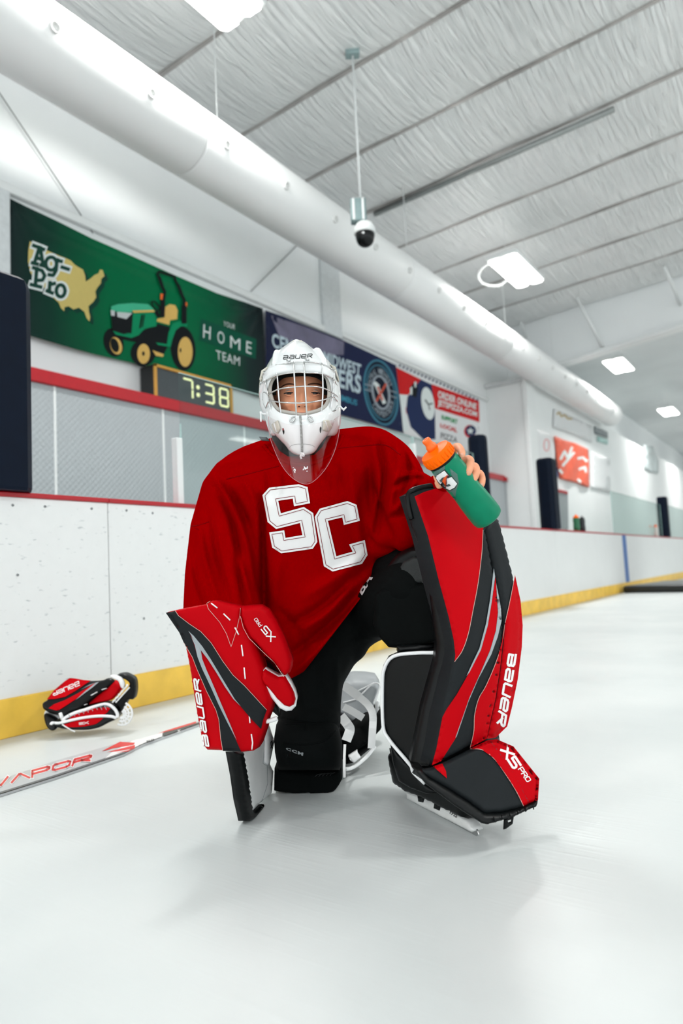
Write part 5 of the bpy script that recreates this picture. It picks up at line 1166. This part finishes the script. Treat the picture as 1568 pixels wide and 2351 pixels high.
cav = solid([hrow(185, 620, 780, 2.02, .06), hrow(240, 480, 900, 2.02, .095), hrow(330, 400, 1020, 2.02, .115), hrow(470, 350, 1080, 2.015, .122), hrow(700, 320, 1120, 2.01, .124), hrow(900, 345, 1110, 2.01, .126), hrow(1060, 420, 1080, 2.01, .130), hrow(1180, 480, 1020, 2.03, .13), hrow(1300, 500, 1000, 2.08, .14), hrow(1500, 500, 1000, 2.1, .14)])
opening = cround(h1((372, 700), (378, 600), (425, 525), (520, 482), (720, 466), (900, 474), (1010, 505), (1062, 575), (1080, 680), (1062, 800), (1000, 882), (880, 932), (720, 950), (560, 932), (480, 905), (415, 830)), 4)
cuts = [cav, prism(opening, 1.6, 1.99)]
for e in ([(530, 1095), (545, 1095), (554, 1130), (548, 1165), (538, 1150), (530, 1120)], [(962, 1075), (970, 1090), (966, 1130), (958, 1150), (950, 1120), (952, 1085)]): cuts.append(prism(cround(h1(*e), 3), 1.6, 1.97))
so = tmpo(V, Fc); cos = [tmpo(*c) for c in cuts]
for c in cos:
    md = so.modifiers.new('b', 'BOOLEAN'); md.operation = 'DIFFERENCE'; md.solver = 'EXACT'; md.object = c
dg = bpy.context.evaluated_depsgraph_get(); dg.update()
m2 = bpy.data.meshes.new_from_object(so.evaluated_get(dg))
V = np.array([v.co[:] for v in m2.vertices]); Fc = [tuple(p.vertices) for p in m2.polygons]
for o in [so]+cos: bpy.data.objects.remove(o)
mask = mk('goalie_mask', V, Fc, helm, person, label='glossy white goalie mask with steel cage', sharp=42)
hsf_ = bvh_surf([(V, Fc)], lambda x, y: P(x, y, 1.87))
# black liner and rim
ln = [P(*h1((x, y))[0], t) for x, y, t in ((436, 720, 1.935), (438, 640, 1.93), (470, 560, 1.92), (560, 500, 1.90), (720, 484, 1.895), (880, 492, 1.90), (985, 545, 1.92), (1018, 620, 1.93), (1022, 720, 1.935))]
mk('liner', *tube(catmull(ln, 6), .0065, 10), blackf, mask)
mk('liner_pad', *rlo([(690, 828, 40, 0, 2.035, .095), (690, 842, 54, 0, 2.03, .108), (690, 852, 60, 0, 2.03, .113)], 28), blackf, mask)
mk('top_clip', *slab(h1((632, 118), (650, 100), (745, 100), (764, 116), (758, 136), (640, 136)), lambda x, y: P(x, y, 1.965), FWD*.04, 3, .005, 3), mat('cream_plastic', (204, 200, 186), .45), mask)
rimp = [P(x, y, 1.935) for x, y in inset(opening, 4)]
mk('opening_rim', *tube(np.array([P(x, y, 1.925-.045*math.exp(-((y-857)/10)**2)*0) for x, y in np.vstack([inset(opening, 3), inset(opening, 3)[:1]])]), .0075, 8), mat('cream_foam', (214, 212, 204), .6), mask)
for (poly) in ([(440, 1155), (500, 1200), (590, 1325), (540, 1300), (470, 1230)], [(1045, 1150), (990, 1190), (905, 1310), (950, 1290), (1010, 1220)]):
    mk('jaw_pad', *slab(h1(*poly), lambda x, y: P(x, y, 1.945), FWD*.05, 4, .004, 4), blackf, mask)
# cage
cage = mat('polished_steel', (206, 207, 206), .16, 1.0, var=.03)
def cT(x, y):
    u = (x-731)/400.; v = (y-660)/300.
    return 1.832+.085*abs(u)**2.2+.012*v*v
def bar(pts, r, nm='cage_bar'):
    q = catmull(np.array(pts, float), 6); mk(nm, *tube([P(*h1((x, y))[0], cT(x, y)) for x, y in q], r, 8), cage, mask)
for pts in ([(322, 455), (350, 620), (378, 790), (408, 945)], [(460, 383), (478, 560), (492, 760), (520, 965)], [(656, 348), (668, 560), (678, 780), (690, 972)], [(773, 345), (783, 560), (795, 780), (806, 968)], [(972, 362), (985, 560), (982, 760), (966, 955)], [(1118, 430), (1112, 560), (1092, 740), (1068, 935)]):
    bar(pts, .0024)
for pts in ([(322, 462), (460, 392), (620, 360), (731, 352), (850, 352), (975, 372), (1112, 440)], [(340, 560), (480, 497), (680, 465), (800, 468), (980, 482), (1105, 535)], [(370, 715), (490, 655), (660, 630), (800, 622), (970, 636), (1092, 692)], [(378, 778), (500, 800), (680, 810), (800, 806), (970, 780), (1108, 735)], [(408, 940), (540, 957), (690, 972), (806, 968), (970, 943), (1128, 892)]):
    bar(pts, .0021)
def sideb(pts, r=.0018): mk('cage_bar', *tube([P(*h1((x, y))[0], t) for x, y, t in catmull(np.array(pts, float), 5)], r, 6), cage, mask)
for pts in ([(322, 465, 1.905), (285, 560, 1.96), (300, 660, 1.95), (310, 780, 1.945), (360, 900, 1.92)], [(340, 560, 1.90), (280, 600, 1.96)], [(372, 715, 1.885), (320, 690, 1.93), (310, 780, 1.94)], [(378, 780, 1.885), (345, 860, 1.92)], [(1112, 440, 1.905), (1160, 560, 1.96), (1120, 620, 1.94)], [(1105, 535, 1.90), (1150, 620, 1.95)], [(1095, 690, 1.89), (1150, 740, 1.94), (1140, 800, 1.94)], [(1108, 735, 1.89), (1150, 800, 1.94), (1130, 890, 1.92)]):
    sideb(pts)
# clips, screws, buckles
V0, F0 = lathe([(.006, 0), (.006, .003), (.0035, .0045)], 14)
for x, y in ((600, 332), (808, 320)):
    p = hsf_(*h1((x, y))[0]); mk('screw', rot_to(V0, p, -FWD), F0, steel, mask)
    mk('cage_clip', *tube([P(*h1((x+dx, y+dy))[0], 1.842) for dx, dy in ((-14, -8), (-16, 26), (18, 34), (20, 4))], .0022, 6), steel, mask)
for x, y, sx in ((640, 1000, 1), (852, 995, -1)):
    mk('cage_clip', *tube(catmull([P(*h1((x+sx*dx, y+dy))[0], 1.828) for dx, dy in ((40, -35), (10, -30), (-20, -5), (-20, 20), (5, 25), (20, 5), (35, -20))], 4), .0022, 6), steel, mask)
buck = mat('cream_plastic', (204, 200, 186), .45)
for poly in ([(408, 1055), (480, 1005), (512, 1100), (480, 1158), (425, 1120)], [(990, 1010), (1048, 1000), (1095, 1075), (1050, 1138), (985, 1120)]):
    q = h1(*poly); b_ = mk('side_clip', *slab(q, lambda x, y: hsf_(x, y)-FWD*.009, FWD*.014, 3, .003, 3), buck, mask)
    c = q.mean(0); mk('clip_ridge', *tube([hsf_(c[0]+dx, c[1]+dy)-FWD*.011 for dx, dy in ((-4, -9), (2, 11))], .0022, 6), whitel, mask)
def hbrow(poly): return h1(*poly)
for poly in ([(290, 440), (350, 400), (372, 395), (330, 470), (285, 560), (268, 540)], [(1070, 365), (1130, 400), (1170, 540), (1160, 555), (1120, 450)]):
    mk('temple_plate', *slab(h1(*poly), lambda x, y: P(x, y, 1.935), FWD*.04, 4, .006, 5), buck, mask)
# centre string down the chin
pt_s = [(731, 945), (742, 1080), (748, 1200), (752, 1330), (750, 1385)]
sp_ = [hsf_(*h1(q)[0])-FWD*.004 for q in pt_s]; sp_[0] = P(*h1(pt_s[0])[0], 1.83)
mk('chin_cord', *tube(catmull(sp_, 6), .0034, 8, flat=.5), mat('grey_cord', (150, 152, 150), .7, var=.4, vscale=240), mask)
mk('cord_knot', *tube(catmull([P(*h1((x, y))[0], 1.825) for x, y in ((735, 1375), (765, 1380), (770, 1405), (735, 1400), (745, 1440))], 4), .0028, 7), whitel, mask)
for pts in ([(1135, 870), (1180, 850), (1215, 880), (1250, 855), (1230, 875), (1215, 895)], [(360, 935), (310, 930), (285, 910), (290, 950), (290, 1020)]):
    mk('lace_end', *tube(catmull([P(*h1(q)[0], 1.94) for q in pts], 4), .0026, 6), whitel, mask)
mk('chin_seam', *ribbon(catmull(h1((600, 1325), (640, 1285), (735, 1272), (850, 1280), (900, 1308)), 5), .7, hsf_, .0008, 3), mat('seam_grey', (130, 134, 134), .5), mask)
strokes('BaUeR', h1((548, 278), (868, 256), (860, 296), (540, 316)), hsf_, 1.5, .0018, .36, step=3).build('lettering', mat('black_print', (12, 14, 16), .4), mask, smooth=False)
# clear throat guard
tg = h1((372, 960), (376, 1080), (392, 1200), (430, 1310), (490, 1450), (560, 1565), (640, 1650), (720, 1702), (790, 1722), (860, 1705), (940, 1640), (1020, 1545), (1085, 1430), (1135, 1300), (1165, 1160), (1182, 1040), (1186, 940), (1100, 1000), (900, 1040), (735, 1060), (560, 1040), (450, 1000))
def tgT(x, y):
    u = (x-690)/82.; return 1.800+.095*abs(u)**2.4+.00012*(y-1000)
tgs = lambda x, y: P(x, y, tgT(x, y))
tgm = glass('clear_lexan', (252, 250, 250), .015, .08)
g_ = mk('throat_guard', *slab(tg, tgs, FWD*.003, 5), tgm, person, label='clear plastic throat guard hanging from the mask')
e_ = catmull(tg[:17], 4); mk('guard_edge', *tube([tgs(*p) for p in e_], .0006, 6), mat('lexan_edge', (190, 140, 144), .3), g_)
frost = glass('frosted_lexan', (240, 232, 233), .10, .35)
mk('frosted_band', *sheet(h1((598, 1330), (735, 1400), (840, 1390), (862, 1690), (790, 1722), (720, 1702), (665, 1665), (620, 1500)), tgs, 6, .001), frost, g_)
for cx__, cy__ in ((665, 1555), (800, 1545)):  # two clusters of small white specks on the guard
    for k in range(7): 
        mk('white_speck', *sheet(h1(*ellipse(cx__+random.gauss(0, 18), cy__+random.gauss(0, 22), 5+random.random()*7, 3+random.random()*6, 8, random.random()*3)), tgs, 4, .002, grid=False), whitel, g_)
# ================================================================== green bottle in the hand
orange = MATS['orange_plastic']
T0, T1 = 1.600, 1.655
A_ = P(*f2((487, 312))[0], T0); B_ = P(*f2((1000, 952))[0], T1)
ax = unit(B_-A_); L = np.linalg.norm(B_-A_)
bt = thing('squeeze_bottle', (A_+B_)/2-np.array([0, 0, .1]), 'green sports squeeze bottle with orange cap held on the pad', 'bottle')
R_ = .0385
bgreen = mat('bottle_green', (0, 124, 90), .38, var=.08, vscale=25, spec=.18)
def lax(prof, n=36): V, Fc = lathe(prof, n); return rot_to(V, A_, ax, UPV), Fc
V, Fc = lax([(R_*.80, .026), (R_*.93, .034), (R_*.97, .045), (R_*.98, .08), (R_*.93, .105), (R_*.92, .125), (R_*.97, .15), (R_, .18), (R_, L-.012), (R_*.95, L-.003), (R_*.85, L), (.002, L)])
bb = mk('bottle_body', V, Fc, bgreen, bt)
bsu = bvh_surf([(V, Fc)], lambda x, y: P(x, y, 1.6))
mk('neck_ring', *lax([(R_*.93, .024), (R_*.95, .030), (R_*.9, .034)]), blackl, bt)
V, Fc = lax([(R_*1.0, .026), (R_*1.0, .004), (R_*.96, -.001), (R_*.5, -.005), (R_*.33, -.007)]); cap = mk('screw_cap', V, Fc, orange, bt, sharp=50)
for k in range(22):
    a = k*2*math.pi/22; u = unit(np.cross(ax, UPV)); w = np.cross(ax, u); dvec = u*math.cos(a)+w*math.sin(a)
    mk('grip_rib', *tube([A_+dvec*R_+ax*.006, A_+dvec*R_*1.005+ax*.023], .0018, 5), orange, cap)
mk('spout', *lax([(R_*.36, -.004), (R_*.34, -.016), (R_*.27, -.020), (R_*.25, -.026), (R_*.28, -.031), (R_*.24, -.036), (R_*.12, -.036), (R_*.1, -.030)], 20), mat('orange_spout', (250, 106, 16), .4), bt)
# emblem
dg_ = mat('bottle_grey_print', (78, 110, 102), .4)
mk('grey_flash', *sheet(f2((470, 530), (520, 460), (575, 430), (585, 480), (540, 520), (490, 560)), bsu, 5, .0008), dg_, bb)
mk('grey_flash', *sheet(f2((640, 530), (630, 475), (700, 530), (715, 610), (690, 690), (680, 780), (640, 730), (600, 680), (700, 620)), bsu, 5, .0008), dg_, bb)
mk('emblem_border', *sheet(f2((484, 552), (545, 512), (580, 486), (632, 545), (622, 560), (645, 548), (708, 620), (680, 665), (630, 690), (580, 672), (520, 615)), bsu, 4, .0014), mat('print_black', (14, 18, 18), .4), bb)
mk('emblem', *sheet(f2((490, 555), (548, 518), (578, 497), (616, 543), (600, 556), (610, 572), (646, 558), (700, 622), (674, 658), (630, 682), (584, 664), (526, 610)), bsu, 4, .0020), print_w, bb)
mk('emblem_counter', *sheet(f2((533, 590), (556, 566), (600, 550), (596, 570), (588, 600), (596, 636), (622, 622), (640, 640), (610, 650), (582, 642), (552, 622)), bsu, 4, .0026), mat('print_darkgrey', (58, 70, 70), .4), bb)
mk('lightning_bolt', *sheet(f2((558, 600), (570, 570), (602, 540), (612, 545), (598, 575), (600, 610), (592, 660), (580, 628)), bsu, 4, .0032), mat('print_orange', (228, 84, 20), .4), bb)
mk('bolt_edge', *sheet(f2((604, 538), (614, 545), (600, 580), (602, 612), (592, 662), (588, 640), (592, 590)), bsu, 4, .0037, grid=False), mat('print_maroon', (110, 14, 20), .4), bb)
# ================================================================== catching glove on the ice
k5 = crop(80, 1530, .16582)
ggl = onz(190, 1679, 0)
glove = thing('catching_glove', (ggl[0], ggl[1], 0), 'red and black goalie catching glove lying against the yellow kick plate', 'glove')
gT0 = 2.96
def lay(x, y): return P(x, y, gT0-.02+.0009*(1640-y)+.0002*(x-200))      # lower face
def cuf(x, y): return P(x, y, gT0-.02+.0016*(1632-y)+.0002*(x-180))       # upper cuff leans back
def fing(x, y): return P(x, y, gT0+.02+.0013*(1640-y))
def addg(nm, poly, sf, back, m, rr=.012, rpx=6, step=3, smooth=True):
    V, Fc = slab(cround(k5(*poly), 3), sf, back, step, rr, rpx); V[:, 2] = np.maximum(V[:, 2], .001); V[:, 0] = np.maximum(V[:, 0], XB+.014)
    return mk(nm, V, Fc, m, glove)
addg('thumb_back', [(110, 700), (130, 625), (200, 640), (330, 700), (360, 770), (300, 870), (210, 885), (140, 820)], fing, FWD*.05, whitel)
addg('thumb_inner', [(135, 690), (160, 645), (260, 680), (330, 740), (300, 860), (230, 880), (165, 810)], lambda x, y: fing(x, y)-FWD*.012, FWD*.03, blackl, .006)
cu = addg('cuff', [(92, 520), (115, 485), (160, 455), (260, 330), (400, 210), (480, 155), (540, 158), (680, 185), (800, 190), (930, 180), (1010, 150), (1080, 165), (1090, 200), (1000, 290), (860, 380), (700, 500), (600, 580), (470, 620), (400, 670), (320, 640), (180, 610), (110, 580)], cuf, FWD*.05-np.array([0, 0, .03]), blackl, .010)
cs_ = bvh_surf([oarr(cu)], cuf)
def dg2(nm, poly, m, sf, off, par): return mk(nm, *sheet(k5(*poly), sf, 4, off), m, par)
dg2('red_panel', [(165, 455), (265, 330), (405, 212), (482, 160), (540, 163), (680, 188), (775, 196), (690, 250), (560, 340), (420, 420), (280, 450)], red_l, cs_, .003, cu)
dg2('red_panel', [(188, 580), (260, 525), (420, 465), (580, 380), (720, 300), (800, 240), (850, 225), (740, 320), (600, 430), (450, 530), (340, 600), (300, 610)], red_l, cs_, .003, cu)
dg2('grey_stripe', [(640, 320), (760, 250), (890, 212), (800, 290), (690, 370), (560, 470), (700, 340), (840, 228), (770, 256)], greyl, cs_, .004, cu)
strokes('BaUeR', k5((615, 262), (262, 405), (242, 368), (606, 205)), cs_, 1.7, .004, .26, step=3).build('lettering', print_w, cu, smooth=False)
addg('red_palm_back', [(640, 545), (760, 450), (900, 340), (1040, 240), (1120, 200), (1190, 250), (1190, 320), (1130, 400), (1060, 465), (900, 500), (760, 530)], lambda x, y: fing(x, y)-FWD*.01, FWD*.05, red_l, .012)
pk = addg('pocket_wall', [(1110, 140), (1220, 115), (1310, 150), (1370, 200), (1385, 330), (1360, 460), (1290, 470), (1230, 560), (1180, 640), (1130, 560), (1060, 510), (1150, 440), (1250, 340), (1300, 250), (1240, 190)], lambda x, y: P(x, y, gT0+.03), FWD*.05, blackl, .012)
addg('pocket_binding', [(1030, 140), (1100, 140), (1180, 180), (1220, 250), (1215, 310), (1185, 290), (1150, 210), (1090, 180)], lambda x, y: P(x, y, gT0+.0), FWD*.03, whitel, .005, 4)
# woven pocket: laces
def lace(pts, t, r=.0035): return mk('pocket_lace', *tube([P(*q, t) for q in catmull(k5(*pts), 5)], r, 6), whitel, glove)
for i in range(6): lace([(1080+i*38, 480-i*46), (1120+i*34, 470-i*40)], gT0+.02, .004)
lace([(1075, 500), (1180, 380), (1290, 255)], gT0+.015); lace([(1120, 500), (1210, 400), (1310, 290)], gT0+.02)
for i in range(7):
    a = -1.0+i*.42; lace([(1190+30*math.cos(a), 660+30*math.sin(a)), (1210+140*math.cos(a), 660+160*math.sin(a))], gT0-.005)
for r in (60, 100, 150): lace([(1205+r*.95*math.cos(a), 655+r*1.05*math.sin(a)) for a in np.linspace(-1.2, 2.0, 10)], gT0-.005, .0045)
low = addg('palm', [(235, 790), (340, 760), (420, 700), (600, 610), (800, 560), (980, 545), (1090, 580), (1140, 660), (1120, 740), (1000, 800), (860, 870), (700, 900), (540, 900), (380, 885), (290, 860)], lay, FWD*.08, blackl, .022, 9)
ls_ = bvh_surf([oarr(low)], lay)
dg2('red_panel', [(455, 740), (520, 690), (650, 620), (820, 580), (1010, 565), (1045, 585), (1000, 640), (960, 665), (700, 690), (560, 720)], red_l, ls_, .003, low)
dg2('red_panel', [(400, 805), (520, 768), (700, 720), (950, 712), (900, 760), (840, 800), (700, 830), (540, 842), (440, 838)], red_l, ls_, .003, low)
for pts, r in (([(235, 800), (250, 775), (350, 775), (500, 740), (700, 700), (900, 680), (1060, 685), (1130, 705)], .006), ([(360, 640), (400, 730), (440, 700), (560, 640), (720, 590), (860, 545), (1000, 520), (1100, 570), (1150, 650), (1145, 700)], .0075)):
    mk('white_binding', *tube([ls_(*q)-FWD*.008 for q in catmull(k5(*pts), 6)], r, 8), whitel, low)
for i in range(9):
    x = 500+i*62; y = 670-i*18 if i < 7 else 562
    mk('binding_lace', *tube([ls_(*q)-FWD*.018 for q in k5((x-14, y-32), (x+14, y+20))], .0014, 5), greyl, low)
mk('white_seam', *tube([ls_(*q)-FWD*.002 for q in catmull(k5((380, 800), (440, 840), (500, 875), (560, 900)), 4)], .003, 6), whitel, low)
strokes('X5', k5((735, 765), (615, 782), (615, 806), (740, 792)), ls_, 1.8, .0045, .3, step=2).build('lettering', mat('glove_print', (222, 190, 190), .5), low, smooth=False)
for q in ([(780, 400), (870, 350)], [(930, 320), (1000, 300)], [(690, 530), (730, 518)], [(790, 500), (840, 485)]):
    mk('lace', *tube([cs_(*p)-FWD*.004 for p in k5(*q)], .0022, 6), whitel, glove)
